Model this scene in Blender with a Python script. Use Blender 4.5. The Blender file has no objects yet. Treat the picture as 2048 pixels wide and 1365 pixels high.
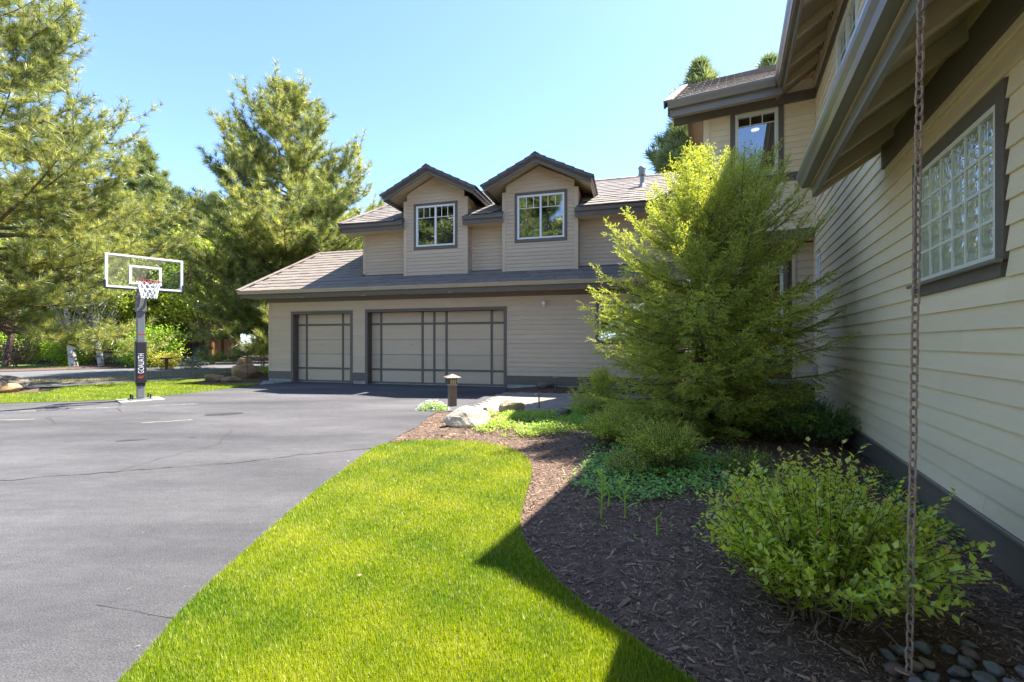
import bpy, math, random
import numpy as np
from mathutils import Vector, Matrix

random.seed(7)
rng = np.random.default_rng(11)
sc = bpy.context.scene
col = sc.collection
R_ = math.radians
CAM_H = 1.42

# ------------------------------------------------------------------ camera, sky, sun, exposure
cd = bpy.data.cameras.new("camera")
cam = bpy.data.objects.new("camera", cd)
col.objects.link(cam)
cam.location = (0, 0, CAM_H)
cam.rotation_euler = (R_(90), 0, 0)
cd.sensor_width = 36.0
cd.lens = 900 / 2048 * 36
cd.shift_y = 0.0017
cd.clip_start = 0.05
cd.clip_end = 2000
sc.camera = cam

SUN = Vector((0.515, 0.262, 1.0)).normalized()      # direction towards the sun
elev = math.asin(SUN.z)
azim = math.atan2(SUN.x, SUN.y)
w = bpy.data.worlds.new("World")
sc.world = w
w.use_nodes = True
nt = w.node_tree
sky = nt.nodes.new("ShaderNodeTexSky")
sky.sky_type = 'NISHITA'
sky.sun_disc = False
sky.sun_elevation = elev
sky.sun_rotation = azim
sky.altitude = 600
sky.air_density = 0.7
sky.dust_density = 0.4
sky.ozone_density = 4.0
bg = nt.nodes["Background"]
bg.inputs[1].default_value = 0.083
nt.links.new(sky.outputs[0], bg.inputs[0])
sd = bpy.data.lights.new("sun", 'SUN')
sd.energy = 2.8
sd.angle = R_(0.5)
sd.color = (1.0, 0.955, 0.88)
so = bpy.data.objects.new("sun", sd)
so.rotation_euler = (-SUN).to_track_quat('-Z', 'Y').to_euler()
so.location = (20, 10, 40)
col.objects.link(so)
sc.view_settings.view_transform = 'Standard'
sc.view_settings.look = 'None'
sc.view_settings.exposure = 2.78
sc.view_settings.gamma = 1.0
sc.view_settings.use_curve_mapping = False
sc.render.engine = 'CYCLES'
sc.cycles.max_bounces = 8
sc.cycles.transparent_max_bounces = 16

# ------------------------------------------------------------------ materials
MATS = {}
def nodes_of(name):
    m = bpy.data.materials.new(name)
    m.use_nodes = True
    return m, m.node_tree, m.node_tree.nodes["Principled BSDF"]

def mat(name, base, var=None, scale=3.0, rough=0.7, bump=0.0, bscale=40.0, spec=0.3, metal=0.0, detail=4.0, stretch=None, fine=None, fscale=200.0, lo=0.35, hi=0.65, mid=None, vary=0.0):
    """painted, stony or wooden surface: base colour drifting to var, an optional fine speckle, noise relief"""
    m, t, p = nodes_of(name)
    p.inputs["Roughness"].default_value = rough
    p.inputs["Specular IOR Level"].default_value = spec
    p.inputs["Metallic"].default_value = metal
    tc = t.nodes.new("ShaderNodeTexCoord")
    vec = tc.outputs["Object"]
    if stretch:
        mp = t.nodes.new("ShaderNodeMapping")
        mp.inputs["Scale"].default_value = stretch
        t.links.new(vec, mp.inputs[0]); vec = mp.outputs[0]
    cur = None
    if var:
        n = t.nodes.new("ShaderNodeTexNoise"); n.inputs["Scale"].default_value = scale; n.inputs["Detail"].default_value = detail
        t.links.new(vec, n.inputs["Vector"])
        cr = t.nodes.new("ShaderNodeValToRGB")
        cr.color_ramp.elements[0].position = lo; cr.color_ramp.elements[1].position = hi
        cr.color_ramp.elements[0].color = (*base, 1); cr.color_ramp.elements[1].color = (*var, 1)
        t.links.new(n.outputs[0], cr.inputs[0]); cur = cr.outputs[0]
    if fine:
        n2 = t.nodes.new("ShaderNodeTexNoise"); n2.inputs["Scale"].default_value = fscale; n2.inputs["Detail"].default_value = 3
        t.links.new(vec, n2.inputs["Vector"])
        c2 = t.nodes.new("ShaderNodeValToRGB")
        c2.color_ramp.elements[0].position = 0.3; c2.color_ramp.elements[1].position = 0.7
        c2.color_ramp.elements[0].color = (1 - fine,) * 3 + (1,); c2.color_ramp.elements[1].color = (1 + fine,) * 3 + (1,)
        t.links.new(n2.outputs[0], c2.inputs[0])
        mx = t.nodes.new("ShaderNodeMix"); mx.data_type = 'RGBA'; mx.blend_type = 'MULTIPLY'; mx.inputs[0].default_value = 1
        if cur: t.links.new(cur, mx.inputs[6])
        else: mx.inputs[6].default_value = (*base, 1)
        t.links.new(c2.outputs[0], mx.inputs[7]); cur = mx.outputs[2]
    for sc_, am in (mid or ()):
        n3 = t.nodes.new("ShaderNodeTexNoise"); n3.inputs["Scale"].default_value = sc_; n3.inputs["Detail"].default_value = 5; n3.inputs["Roughness"].default_value = 0.6
        t.links.new(vec, n3.inputs["Vector"])
        mr = t.nodes.new("ShaderNodeMapRange"); mr.inputs[1].default_value = 0.3; mr.inputs[2].default_value = 0.7; mr.inputs[3].default_value = 1 - am; mr.inputs[4].default_value = 1 + am
        t.links.new(n3.outputs[0], mr.inputs[0])
        mx = t.nodes.new("ShaderNodeMix"); mx.data_type = 'RGBA'; mx.blend_type = 'MULTIPLY'; mx.inputs[0].default_value = 1
        t.links.new(cur, mx.inputs[6]); t.links.new(mr.outputs[0], mx.inputs[7]); cur = mx.outputs[2]
    if vary:
        oi = t.nodes.new("ShaderNodeObjectInfo"); mr = t.nodes.new("ShaderNodeMapRange"); mr.inputs[3].default_value = 1 - vary; mr.inputs[4].default_value = 1 + vary
        t.links.new(oi.outputs["Random"], mr.inputs[0])
        mx = t.nodes.new("ShaderNodeMix"); mx.data_type = 'RGBA'; mx.blend_type = 'MULTIPLY'; mx.inputs[0].default_value = 1
        t.links.new(cur, mx.inputs[6]); t.links.new(mr.outputs[0], mx.inputs[7]); cur = mx.outputs[2]
    if cur: t.links.new(cur, p.inputs["Base Color"])
    else: p.inputs["Base Color"].default_value = (*base, 1)
    if bump:
        nb = t.nodes.new("ShaderNodeTexNoise"); nb.inputs["Scale"].default_value = bscale; nb.inputs["Detail"].default_value = 6
        t.links.new(vec, nb.inputs["Vector"])
        b = t.nodes.new("ShaderNodeBump"); b.inputs["Strength"].default_value = bump; b.inputs["Distance"].default_value = 0.02
        t.links.new(nb.outputs[0], b.inputs["Height"]); t.links.new(b.outputs[0], p.inputs["Normal"])
    MATS[name] = m
    return m

def leafmat(name, c0, c1, c2=None, trans=0.35, gloss=0.06, rough=0.45):
    """foliage: colour drifts with a per-leaf tint, light passes through"""
    m = bpy.data.materials.new(name); m.use_nodes = True
    t = m.node_tree; t.nodes.clear()
    at = t.nodes.new("ShaderNodeAttribute"); at.attribute_name = "tint"
    cr = t.nodes.new("ShaderNodeValToRGB")
    cr.color_ramp.elements[0].color = (*c0, 1); cr.color_ramp.elements[1].color = (*c1, 1)
    if c2:
        e = cr.color_ramp.elements.new(0.93); e.color = (*c1, 1)
        cr.color_ramp.elements[2].color = (*c2, 1)
    t.links.new(at.outputs["Fac"], cr.inputs[0])
    d = t.nodes.new("ShaderNodeBsdfDiffuse"); tr = t.nodes.new("ShaderNodeBsdfTranslucent")
    g = t.nodes.new("ShaderNodeBsdfGlossy"); g.inputs["Roughness"].default_value = rough; g.inputs["Color"].default_value = (1, 1, 1, 1)
    hs = t.nodes.new("ShaderNodeHueSaturation"); hs.inputs["Hue"].default_value = 0.485; hs.inputs["Saturation"].default_value = 1.1; hs.inputs["Value"].default_value = 1.25
    t.links.new(cr.outputs[0], d.inputs[0]); t.links.new(cr.outputs[0], hs.inputs["Color"]); t.links.new(hs.outputs[0], tr.inputs[0])
    m1 = t.nodes.new("ShaderNodeMixShader"); m1.inputs[0].default_value = trans
    t.links.new(d.outputs[0], m1.inputs[1]); t.links.new(tr.outputs[0], m1.inputs[2])
    m2 = t.nodes.new("ShaderNodeMixShader"); m2.inputs[0].default_value = gloss
    t.links.new(m1.outputs[0], m2.inputs[1]); t.links.new(g.outputs[0], m2.inputs[2])
    o = t.nodes.new("ShaderNodeOutputMaterial"); t.links.new(m2.outputs[0], o.inputs[0])
    MATS[name] = m
    return m

def tintmat(name, c0, c1, c2, rough=0.85, pos=0.9):
    m, t, p = nodes_of(name)
    at = t.nodes.new("ShaderNodeAttribute"); at.attribute_name = "tint"
    cr = t.nodes.new("ShaderNodeValToRGB")
    cr.color_ramp.elements[0].color = (*c0, 1); cr.color_ramp.elements[1].color = (*c2, 1)
    e = cr.color_ramp.elements.new(pos); e.color = (*c1, 1)
    t.links.new(at.outputs["Fac"], cr.inputs[0]); t.links.new(cr.outputs[0], p.inputs["Base Color"])
    p.inputs["Roughness"].default_value = rough; p.inputs["Specular IOR Level"].default_value = 0.25
    MATS[name] = m
    return m

def glassmat(name, refl=0.22, wav=0.0, wscale=2.5, tintc=(0.75, 0.8, 0.8), ribs=False):
    m = bpy.data.materials.new(name); m.use_nodes = True
    t = m.node_tree; t.nodes.clear()
    g = t.nodes.new("ShaderNodeBsdfGlossy"); g.inputs["Roughness"].default_value = 0.015
    tr = t.nodes.new("ShaderNodeBsdfTransparent"); tr.inputs[0].default_value = (*tintc, 1)
    lw = t.nodes.new("ShaderNodeFresnel"); lw.inputs[0].default_value = 1.5
    ad = t.nodes.new("ShaderNodeMath"); ad.operation = 'ADD'; ad.use_clamp = True; ad.inputs[1].default_value = refl
    t.links.new(lw.outputs[0], ad.inputs[0])
    mx = t.nodes.new("ShaderNodeMixShader")
    t.links.new(ad.outputs[0], mx.inputs[0]); t.links.new(tr.outputs[0], mx.inputs[1]); t.links.new(g.outputs[0], mx.inputs[2])
    o = t.nodes.new("ShaderNodeOutputMaterial"); t.links.new(mx.outputs[0], o.inputs[0])
    if wav:
        tc = t.nodes.new("ShaderNodeTexCoord")
        n = t.nodes.new("ShaderNodeTexNoise"); n.inputs["Scale"].default_value = wscale; n.inputs["Detail"].default_value = 1
        t.links.new(tc.outputs["Object"], n.inputs["Vector"])
        b = t.nodes.new("ShaderNodeBump"); b.inputs["Strength"].default_value = wav; b.inputs["Distance"].default_value = 0.02
        t.links.new(n.outputs[0], b.inputs["Height"]); t.links.new(b.outputs[0], g.inputs["Normal"])
    MATS[name] = m
    return m

mat("siding_paint", (0.55, 0.425, 0.295), (0.58, 0.45, 0.32), scale=1.3, rough=0.55, bump=0.12, bscale=60, stretch=(1, 1, 6), spec=0.35, vary=.045, mid=((9, .03),))
mat("siding_paint_pale", (0.80, 0.655, 0.44), (0.82, 0.68, 0.465), scale=1.1, rough=0.5, bump=0.15, bscale=60, stretch=(1, 1, 6), spec=0.4, vary=.04, mid=((7, .03),))
mat("trim_paint", (0.14, 0.115, 0.092), (0.155, 0.13, 0.105), scale=4, rough=0.55, bump=0.3, bscale=70, stretch=(1, 1, 5), spec=0.35)
mat("gutter_paint", (0.20, 0.178, 0.148), (0.225, 0.20, 0.168), scale=2, rough=0.32, spec=0.5)
mat("rafter_paint", (0.42, 0.345, 0.23), (0.46, 0.38, 0.26), scale=3, rough=0.6, bump=0.15, bscale=50)
mat("soffit_paint", (0.55, 0.45, 0.30), (0.58, 0.48, 0.33), scale=2.5, rough=0.6, bump=0.15, bscale=50)
mat("soffit_wood", (0.34, 0.245, 0.165), (0.40, 0.295, 0.20), scale=3, rough=0.6, bump=0.15, bscale=50)
mat("porch_wood", (0.13, 0.082, 0.045), (0.17, 0.11, 0.06), scale=3, rough=0.6, bump=0.2, bscale=50)
mat("window_vinyl", (0.72, 0.70, 0.60), rough=0.4, spec=0.4)
mat("window_white", (0.80, 0.80, 0.77), rough=0.4, spec=0.4)
mat("concrete", (0.30, 0.285, 0.25), (0.40, 0.385, 0.345), scale=4, rough=0.9, bump=0.3, bscale=60)
mat("roof_tile", (0.185, 0.155, 0.132), (0.27, 0.232, 0.20), scale=1.6, rough=0.85, bump=0.25, bscale=60, fine=0.12, fscale=120, vary=.10)
mat("shaded_tile", (0.105, 0.095, 0.095), (0.14, 0.125, 0.122), scale=3, rough=0.8, bump=0.3, bscale=60)  # roof tile in its shaded tone, the shade put into the colour
mat("asphalt", (0.058, 0.056, 0.059), (0.122, 0.116, 0.119), scale=0.45, rough=0.88, bump=0.7, bscale=150, fine=0.38, fscale=150, mid=((1.6, .13), (9, .12), (45, .16)), detail=7, stretch=(0.55, 1.5, 1), lo=0.3, hi=0.72)
mat("road_asphalt", (0.10, 0.098, 0.10), (0.135, 0.13, 0.132), scale=0.4, rough=0.9, fine=0.15, fscale=60)
mat("tar", (0.03, 0.027, 0.024), (0.055, 0.05, 0.045), scale=4, rough=0.7, bump=0.3, bscale=150)
mat("crack_dirt", (0.03, 0.028, 0.024), (0.085, 0.076, 0.062), scale=14, rough=0.95)
mat("chalk", (0.36, 0.355, 0.35), (0.17, 0.165, 0.165), scale=8, rough=0.95, lo=0.45, hi=0.7)
mat("yellow_chalk", (0.30, 0.29, 0.2), (0.17, 0.165, 0.16), scale=7, rough=0.95, lo=0.4, hi=0.65)
mat("soil", (0.08, 0.053, 0.038), (0.15, 0.10, 0.072), scale=14, rough=1.0, bump=0.9, bscale=45, fine=0.4, fscale=90)
mat("dry_ground", (0.15, 0.12, 0.075), (0.20, 0.18, 0.10), scale=1.2, rough=1.0, bump=0.6, bscale=30, fine=0.3, fscale=40)
mat("forest_floor", (0.055, 0.048, 0.028), (0.10, 0.085, 0.048), scale=0.4, rough=1.0, bump=0.7, bscale=12, fine=0.35, fscale=25)
mat("far_grass", (0.10, 0.15, 0.022), (0.15, 0.19, 0.035), scale=0.8, rough=1.0, bump=0.8, bscale=60, fine=0.25, fscale=60)
mat("lawn_soil", (0.07, 0.09, 0.016), (0.11, 0.12, 0.03), scale=8, rough=1.0, bump=0.8, bscale=60, fine=0.3, fscale=90)
mat("paver_a", (0.26, 0.22, 0.18), (0.33, 0.285, 0.24), scale=5, rough=0.9, bump=0.3, bscale=70)
mat("gravel_stone", (0.22, 0.21, 0.20), (0.34, 0.33, 0.31), scale=6, rough=0.95)
mat("tan_rock", (0.33, 0.27, 0.19), (0.22, 0.155, 0.085), scale=3.2, rough=0.95, bump=0.9, bscale=18, fine=0.25, fscale=45, lo=0.42, hi=0.7)
mat("pale_rock", (0.46, 0.40, 0.31), (0.30, 0.235, 0.16), scale=2.6, rough=0.95, bump=1.0, bscale=16, fine=0.3, fscale=40, lo=0.5, hi=0.8)
mat("orange_rock", (0.36, 0.26, 0.15), (0.24, 0.15, 0.075), scale=2.0, rough=0.95, bump=0.9, bscale=10, fine=0.2, fscale=30)
mat("grey_rock", (0.20, 0.18, 0.155), (0.13, 0.105, 0.085), scale=3.0, rough=0.95, bump=0.8, bscale=14, fine=0.25, fscale=40)
mat("river_grey", (0.16, 0.158, 0.155), (0.25, 0.242, 0.232), scale=16, rough=0.75, bump=0.15, bscale=60, fine=0.15, fscale=160)
mat("river_tan", (0.30, 0.24, 0.16), (0.22, 0.165, 0.11), scale=14, rough=0.75, bump=0.15, bscale=60)
mat("river_pink", (0.22, 0.145, 0.12), (0.16, 0.11, 0.095), scale=14, rough=0.75, bump=0.15, bscale=60)
mat("rust", (0.46, 0.30, 0.20), (0.40, 0.31, 0.29), scale=22, rough=0.75, bump=0.4, bscale=140, metal=0.25, spec=0.4)
mat("pine_bark", (0.10, 0.068, 0.048), (0.19, 0.13, 0.09), scale=5, rough=0.95, bump=0.9, bscale=14, stretch=(1, 1, 0.35))
mat("birch_bark", (0.48, 0.46, 0.44), (0.10, 0.09, 0.085), scale=4, rough=0.8, bump=0.3, bscale=14, stretch=(1, 1, 2.6), lo=0.52, hi=0.62)
mat("twig_bark", (0.13, 0.09, 0.055), (0.20, 0.145, 0.095), scale=12, rough=0.9, bump=0.2, bscale=60)
mat("dry_twig", (0.24, 0.18, 0.125), (0.34, 0.28, 0.21), scale=12, rough=0.9)
mat("grey_metal", (0.145, 0.15, 0.16), (0.165, 0.17, 0.18), scale=3, rough=0.4, spec=0.5)
mat("black_pad", (0.022, 0.022, 0.024), rough=0.45, spec=0.4)
mat("white_paint", (0.80, 0.80, 0.80), rough=0.4)
mat("red_paint", (0.42, 0.045, 0.025), rough=0.35)
mat("white_net", (0.78, 0.78, 0.76), rough=0.8)
mat("bronze", (0.13, 0.095, 0.072), (0.16, 0.12, 0.09), scale=6, rough=0.45, metal=0.3, spec=0.5)
mat("bronze_cap", (0.30, 0.235, 0.19), (0.36, 0.29, 0.24), scale=6, rough=0.45, metal=0.25, spec=0.5)
mat("amber_glass", (0.62, 0.50, 0.28), rough=0.25, spec=0.5)
mat("galvanised", (0.36, 0.35, 0.33), (0.28, 0.25, 0.22), scale=6, rough=0.45, metal=0.6)
mat("dark_void", (0.018, 0.017, 0.016), rough=0.9)
mat("tiled_room", (0.30, 0.36, 0.30), rough=0.6)
mat("room_wall", (0.34, 0.30, 0.25), rough=0.9)
mat("curtain_cloth", (0.20, 0.155, 0.12), (0.13, 0.10, 0.08), scale=12, rough=0.95, stretch=(4, 4, 0.2))
mat("cedar", (0.30, 0.105, 0.035), (0.36, 0.14, 0.05), scale=2, rough=0.7, bump=0.2, bscale=20)
mat("dark_cedar", (0.105, 0.05, 0.026), (0.14, 0.068, 0.035), scale=2, rough=0.75)
mat("slate", (0.11, 0.12, 0.14), (0.16, 0.17, 0.19), scale=3, rough=0.8, bump=0.3, bscale=10)
mat("stone_wall", (0.095, 0.075, 0.068), (0.16, 0.125, 0.11), scale=2.2, rough=0.9, bump=0.8, bscale=14)
mat("flower_white", (0.70, 0.68, 0.78), rough=0.8)
mat("plastic_grey", (0.38, 0.37, 0.35), rough=0.5)
glassmat("window_glass", refl=0.26, wav=0.10, wscale=2.2)
glassmat("board_glass", refl=0.02, tintc=(0.88, 0.93, 0.91))
glassmat("ribbed_glass", refl=0.06, wav=0.55, wscale=14, tintc=(0.72, 0.82, 0.76))
def ribbed_body():
    m = MATS["ribbed_glass"]; t = m.node_tree
    o = [n for n in t.nodes if n.type == 'OUTPUT_MATERIAL'][0]; mx = [n for n in t.nodes if n.type == 'MIX_SHADER'][0]
    d = t.nodes.new("ShaderNodeBsdfDiffuse"); d.inputs[0].default_value = (0.58, 0.66, 0.56, 1)
    tl = t.nodes.new("ShaderNodeBsdfTranslucent"); tl.inputs[0].default_value = (0.62, 0.70, 0.60, 1)
    a = t.nodes.new("ShaderNodeMixShader"); a.inputs[0].default_value = 0.4
    t.links.new(d.outputs[0], a.inputs[1]); t.links.new(tl.outputs[0], a.inputs[2])
    b = t.nodes.new("ShaderNodeMixShader"); b.inputs[0].default_value = 0.52
    t.links.new(mx.outputs[0], b.inputs[1]); t.links.new(a.outputs[0], b.inputs[2]); t.links.new(b.outputs[0], o.inputs[0])
ribbed_body()
def lamp_mat():
    m = bpy.data.materials.new("lit_lamp"); m.use_nodes = True
    t = m.node_tree; t.nodes.clear()
    e = t.nodes.new("ShaderNodeEmission"); e.inputs[0].default_value = (1, 0.82, 0.55, 1); e.inputs[1].default_value = 0.35
    o = t.nodes.new("ShaderNodeOutputMaterial"); t.links.new(e.outputs[0], o.inputs[0]); MATS["lit_lamp"] = m
lamp_mat()
leafmat("pine_needle", (0.085, 0.135, 0.030), (0.43, 0.45, 0.115), (0.52, 0.45, 0.15), trans=0.55)
leafmat("far_needle", (0.09, 0.13, 0.045), (0.27, 0.32, 0.095), trans=0.52)
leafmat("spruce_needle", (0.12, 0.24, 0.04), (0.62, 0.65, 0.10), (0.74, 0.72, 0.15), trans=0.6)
leafmat("bush_leaf", (0.42, 0.60, 0.07), (0.64, 0.72, 0.12), (0.60, 0.36, 0.14), trans=0.55, gloss=0.04)
leafmat("shrub_leaf", (0.24, 0.43, 0.05), (0.46, 0.60, 0.09), trans=0.52, gloss=0.04)
leafmat("vinca_leaf", (0.13, 0.36, 0.07), (0.38, 0.56, 0.12), trans=0.3, gloss=0.04, rough=0.5)
leafmat("deep_leaf", (0.08, 0.27, 0.05), (0.20, 0.44, 0.08), trans=0.3)
leafmat("maple_leaf", (0.22, 0.33, 0.04), (0.42, 0.48, 0.07), trans=0.45)
leafmat("gold_leaf", (0.28, 0.26, 0.02), (0.40, 0.36, 0.03), trans=0.4)
leafmat("plum_leaf", (0.13, 0.06, 0.07), (0.25, 0.15, 0.15), trans=0.3)
leafmat("sage_leaf", (0.15, 0.19, 0.13), (0.24, 0.27, 0.16), trans=0.3)
leafmat("grass_blade", (0.115, 0.245, 0.013), (0.44, 0.49, 0.035), (0.60, 0.54, 0.25), trans=0.45, gloss=0.03)
leafmat("dry_blade", (0.25, 0.21, 0.10), (0.36, 0.33, 0.19), trans=0.3, gloss=0.02)
leafmat("phlox_petal", (0.50, 0.46, 0.66), (0.75, 0.73, 0.80), trans=0.3, gloss=0.02)
tintmat("bark_chip", (0.125, 0.080, 0.056), (0.44, 0.285, 0.195), (0.52, 0.40, 0.30), pos=0.92)
tintmat("pebble_mix", (0.17, 0.165, 0.16), (0.38, 0.37, 0.35), (0.5, 0.48, 0.45))

# ------------------------------------------------------------------ object helpers
def link(o, parent=None):
    col.objects.link(o)
    if parent is not None: o.parent = parent
    return o

def tag(o, label=None, cat=None, group=None, kind=None):
    if label: o["label"] = label
    if cat: o["category"] = cat
    if group: o["group"] = group
    if kind: o["kind"] = kind
    return o

def thing(name, label, cat, loc=(0, 0, 0), rz=0.0, group=None):
    o = bpy.data.objects.new(name, None)
    o.empty_display_size = 0.2
    o.location = loc; o.rotation_euler = (0, 0, rz)
    col.objects.link(o)
    return tag(o, label, cat, group)

def children(o): return [c for c in bpy.data.objects if c.parent is o]
def copy_tree(o, parent=None):
    c = o.copy(); col.objects.link(c)
    if parent is not None: c.parent = parent
    for ch in list(o.children): copy_tree(ch, c)
    return c

class MB:
    """collects polygons in a local plane frame, then links them as one mesh object"""
    def __init__(s, T=None): s.v = []; s.f = []; s.T = T
    def add(s, vs, fs):
        k = len(s.v)
        if s.T: vs = [s.T(*p) for p in vs]
        s.v += [tuple(p) for p in vs]; s.f += [tuple(i + k for i in f) for f in fs]
        return s
    def box(s, x0, x1, y0, y1, z0, z1):
        return s.add([(x0, y0, z0), (x1, y0, z0), (x1, y1, z0), (x0, y1, z0), (x0, y0, z1), (x1, y0, z1), (x1, y1, z1), (x0, y1, z1)],
                     [(0, 3, 2, 1), (4, 5, 6, 7), (0, 1, 5, 4), (1, 2, 6, 5), (2, 3, 7, 6), (3, 0, 4, 7)])
    def prism(s, ring0, ring1):
        n = len(ring0)
        return s.add(list(ring0) + list(ring1), [tuple(range(n))[::-1], tuple(range(n, 2 * n))] + [(i, (i + 1) % n, n + (i + 1) % n, n + i) for i in range(n)])
    def tube(s, pts, rad, n=8, cap=True):
        V, F = tube_np(pts, rad, n)
        k = len(V)
        s.add([tuple(p) for p in V], [tuple(f) for f in F])
        if cap:
            b = len(s.v) - k
            s.f.append(tuple(range(b, b + n))[::-1]); s.f.append(tuple(range(b + k - n, b + k)))
        return s
    def build(s, name, m, parent=None, smooth=False, bevel=0.0, kind=None):
        me = bpy.data.meshes.new(name)
        me.from_pydata(s.v, [], s.f); me.update()
        me.materials.append(MATS[m])
        if smooth: me.polygons.foreach_set("use_smooth", [True] * len(me.polygons))
        o = bpy.data.objects.new(name, me)
        link(o, parent)
        if bevel:
            b = o.modifiers.new("bevel", 'BEVEL'); b.width = bevel; b.segments = 2; b.limit_method = 'ANGLE'
        if kind: o["kind"] = kind
        return o

def tube_np(pts, rad, n=6):
    P = np.array([tuple(p) for p in pts], float); k = len(P)
    rad = np.full(k, rad) if np.isscalar(rad) else np.array(rad, float)
    T = np.gradient(P, axis=0); T /= np.linalg.norm(T, axis=1, keepdims=True) + 1e-9
    ref = np.array([0, 0, 1.0]) if abs(T[0, 2]) < 0.9 else np.array([1.0, 0, 0])
    U = np.cross(T, ref); U /= np.linalg.norm(U, axis=1, keepdims=True) + 1e-9
    W = np.cross(T, U)
    a = np.arange(n) / n * 2 * math.pi
    V = P[:, None, :] + rad[:, None, None] * (np.cos(a)[None, :, None] * U[:, None, :] + np.sin(a)[None, :, None] * W[:, None, :])
    i = np.arange(k - 1)[:, None] * n; j = np.arange(n)[None, :]; j2 = (j + 1) % n
    F = np.stack([i + j, i + j2, i + n + j2, i + n + j], -1).reshape(-1, 4)
    return V.reshape(-1, 3), F

class Acc:
    """collects numpy vertices/faces of one size"""
    def __init__(s): s.V = []; s.F = []; s.t = []; s.n = 0
    def add(s, V, F, tint=0.5):
        s.V.append(V); s.F.append(F + s.n); s.n += len(V)
        s.t.append(np.full(len(V), tint) if np.isscalar(tint) else tint)
    def get(s): return np.concatenate(s.V), np.concatenate(s.F), np.concatenate(s.t)

def np_obj(name, V, F, m, parent=None, tint=None, smooth=False, kind=None):
    me = bpy.data.meshes.new(name)
    nf, k = F.shape
    me.vertices.add(len(V)); me.vertices.foreach_set("co", np.ascontiguousarray(V, np.float32).ravel())
    me.loops.add(nf * k); me.loops.foreach_set("vertex_index", np.ascontiguousarray(F, np.int32).ravel())
    me.polygons.add(nf); me.polygons.foreach_set("loop_start", np.arange(nf, dtype=np.int32) * k)
    if smooth: me.polygons.foreach_set("use_smooth", np.ones(nf, bool))
    me.update(calc_edges=True)
    if tint is not None:
        a = me.attributes.new("tint", 'FLOAT', 'POINT'); a.data.foreach_set("value", np.ascontiguousarray(tint, np.float32))
    me.materials.append(MATS[m])
    o = bpy.data.objects.new(name, me); link(o, parent)
    if kind: o["kind"] = kind
    return o

def basis(D):
    """per row: orthonormal (side, normal) for axes D (n,3), random spin"""
    D = D / (np.linalg.norm(D, axis=1, keepdims=True) + 1e-9)
    ref = np.where(np.abs(D[:, 2:3]) < 0.95, np.array([[0, 0, 1.0]]), np.array([[1.0, 0, 0]]))
    U = np.cross(D, ref); U /= np.linalg.norm(U, axis=1, keepdims=True) + 1e-9
    return D, U, np.cross(U, D)

def spread(P, D, U, W, TV, TF, scale, tint):
    """put template TV (x along U, y along D, z along W) at every P"""
    n, k = len(P), len(TV)
    s = np.asarray(scale).reshape(-1, 1, 1)
    V = P[:, None, :] + s * (TV[None, :, 0:1] * U[:, None, :] + TV[None, :, 1:2] * D[:, None, :] + TV[None, :, 2:3] * W[:, None, :])
    F = TF[None] + (np.arange(n) * k)[:, None, None]
    return V.reshape(-1, 3), F.reshape(-1, TF.shape[1]), np.repeat(tint, k)

def inside(poly, X, Y):
    c = np.zeros(len(X), bool); n = len(poly)
    for i in range(n):
        x0, y0 = poly[i]; x1, y1 = poly[(i + 1) % n]
        if y0 == y1: continue
        h = ((y0 > Y) != (y1 > Y)) & (X < (x1 - x0) * (Y - y0) / (y1 - y0) + x0)
        c ^= h
    return c

def edge_dist(poly, X, Y):
    d = np.full(len(X), 1e9); n = len(poly)
    for i in range(n):
        a = np.array(poly[i]); b = np.array(poly[(i + 1) % n]); ab = b - a
        t = np.clip(((X - a[0]) * ab[0] + (Y - a[1]) * ab[1]) / (ab @ ab + 1e-9), 0, 1)
        d = np.minimum(d, np.hypot(X - a[0] - t * ab[0], Y - a[1] - t * ab[1]))
    return d

def smooth_poly(pts, sub=6):
    """closed Catmull-Rom"""
    n = len(pts); out = []
    for i in range(n):
        p0, p1, p2, p3 = (np.array(pts[(i + k - 1) % n], float) for k in range(4))
        for s in range(sub):
            t = s / sub
            out.append(tuple(0.5 * ((2 * p1) + (-p0 + p2) * t + (2 * p0 - 5 * p1 + 4 * p2 - p3) * t * t + (-p0 + 3 * p1 - 3 * p2 + p3) * t ** 3)))
    return out

def sheet(name, poly, z, m, label=None, skirt=0.0, parent=None, kind="structure"):
    """flat polygon on the ground, with a small vertical edge when skirt > 0"""
    import bmesh
    bm = bmesh.new()
    vs = [bm.verts.new((x, y, z)) for x, y in poly]
    f = bm.faces.new(vs)
    f.normal_update()
    if f.normal.z < 0: f.normal_flip()
    if skirt:
        lo = [bm.verts.new((x, y, z - skirt)) for x, y in poly]
        n = len(vs)
        for i in range(n): bm.faces.new((vs[i], vs[(i + 1) % n], lo[(i + 1) % n], lo[i]))
    bmesh.ops.triangulate(bm, faces=[f])
    me = bpy.data.meshes.new(name); bm.to_mesh(me); bm.free()
    me.materials.append(MATS[m])
    o = bpy.data.objects.new(name, me); link(o, parent)
    if kind: o["kind"] = kind
    if label: o["label"] = label
    return o

def frame_xy(ang, ox, oy, s, d):
    a = R_(ang)
    return ox + s * math.cos(a) + d * math.sin(a), oy - s * math.sin(a) + d * math.cos(a)
G_ANG, G_O = 15.0, (-0.189, 14.2)
H_ANG, H_O = 25.95, (0.0, 0.0)
def GW(s, d): return frame_xy(G_ANG, *G_O, s, d)
def HW(a, b): return frame_xy(H_ANG, *H_O, a, b)

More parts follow.
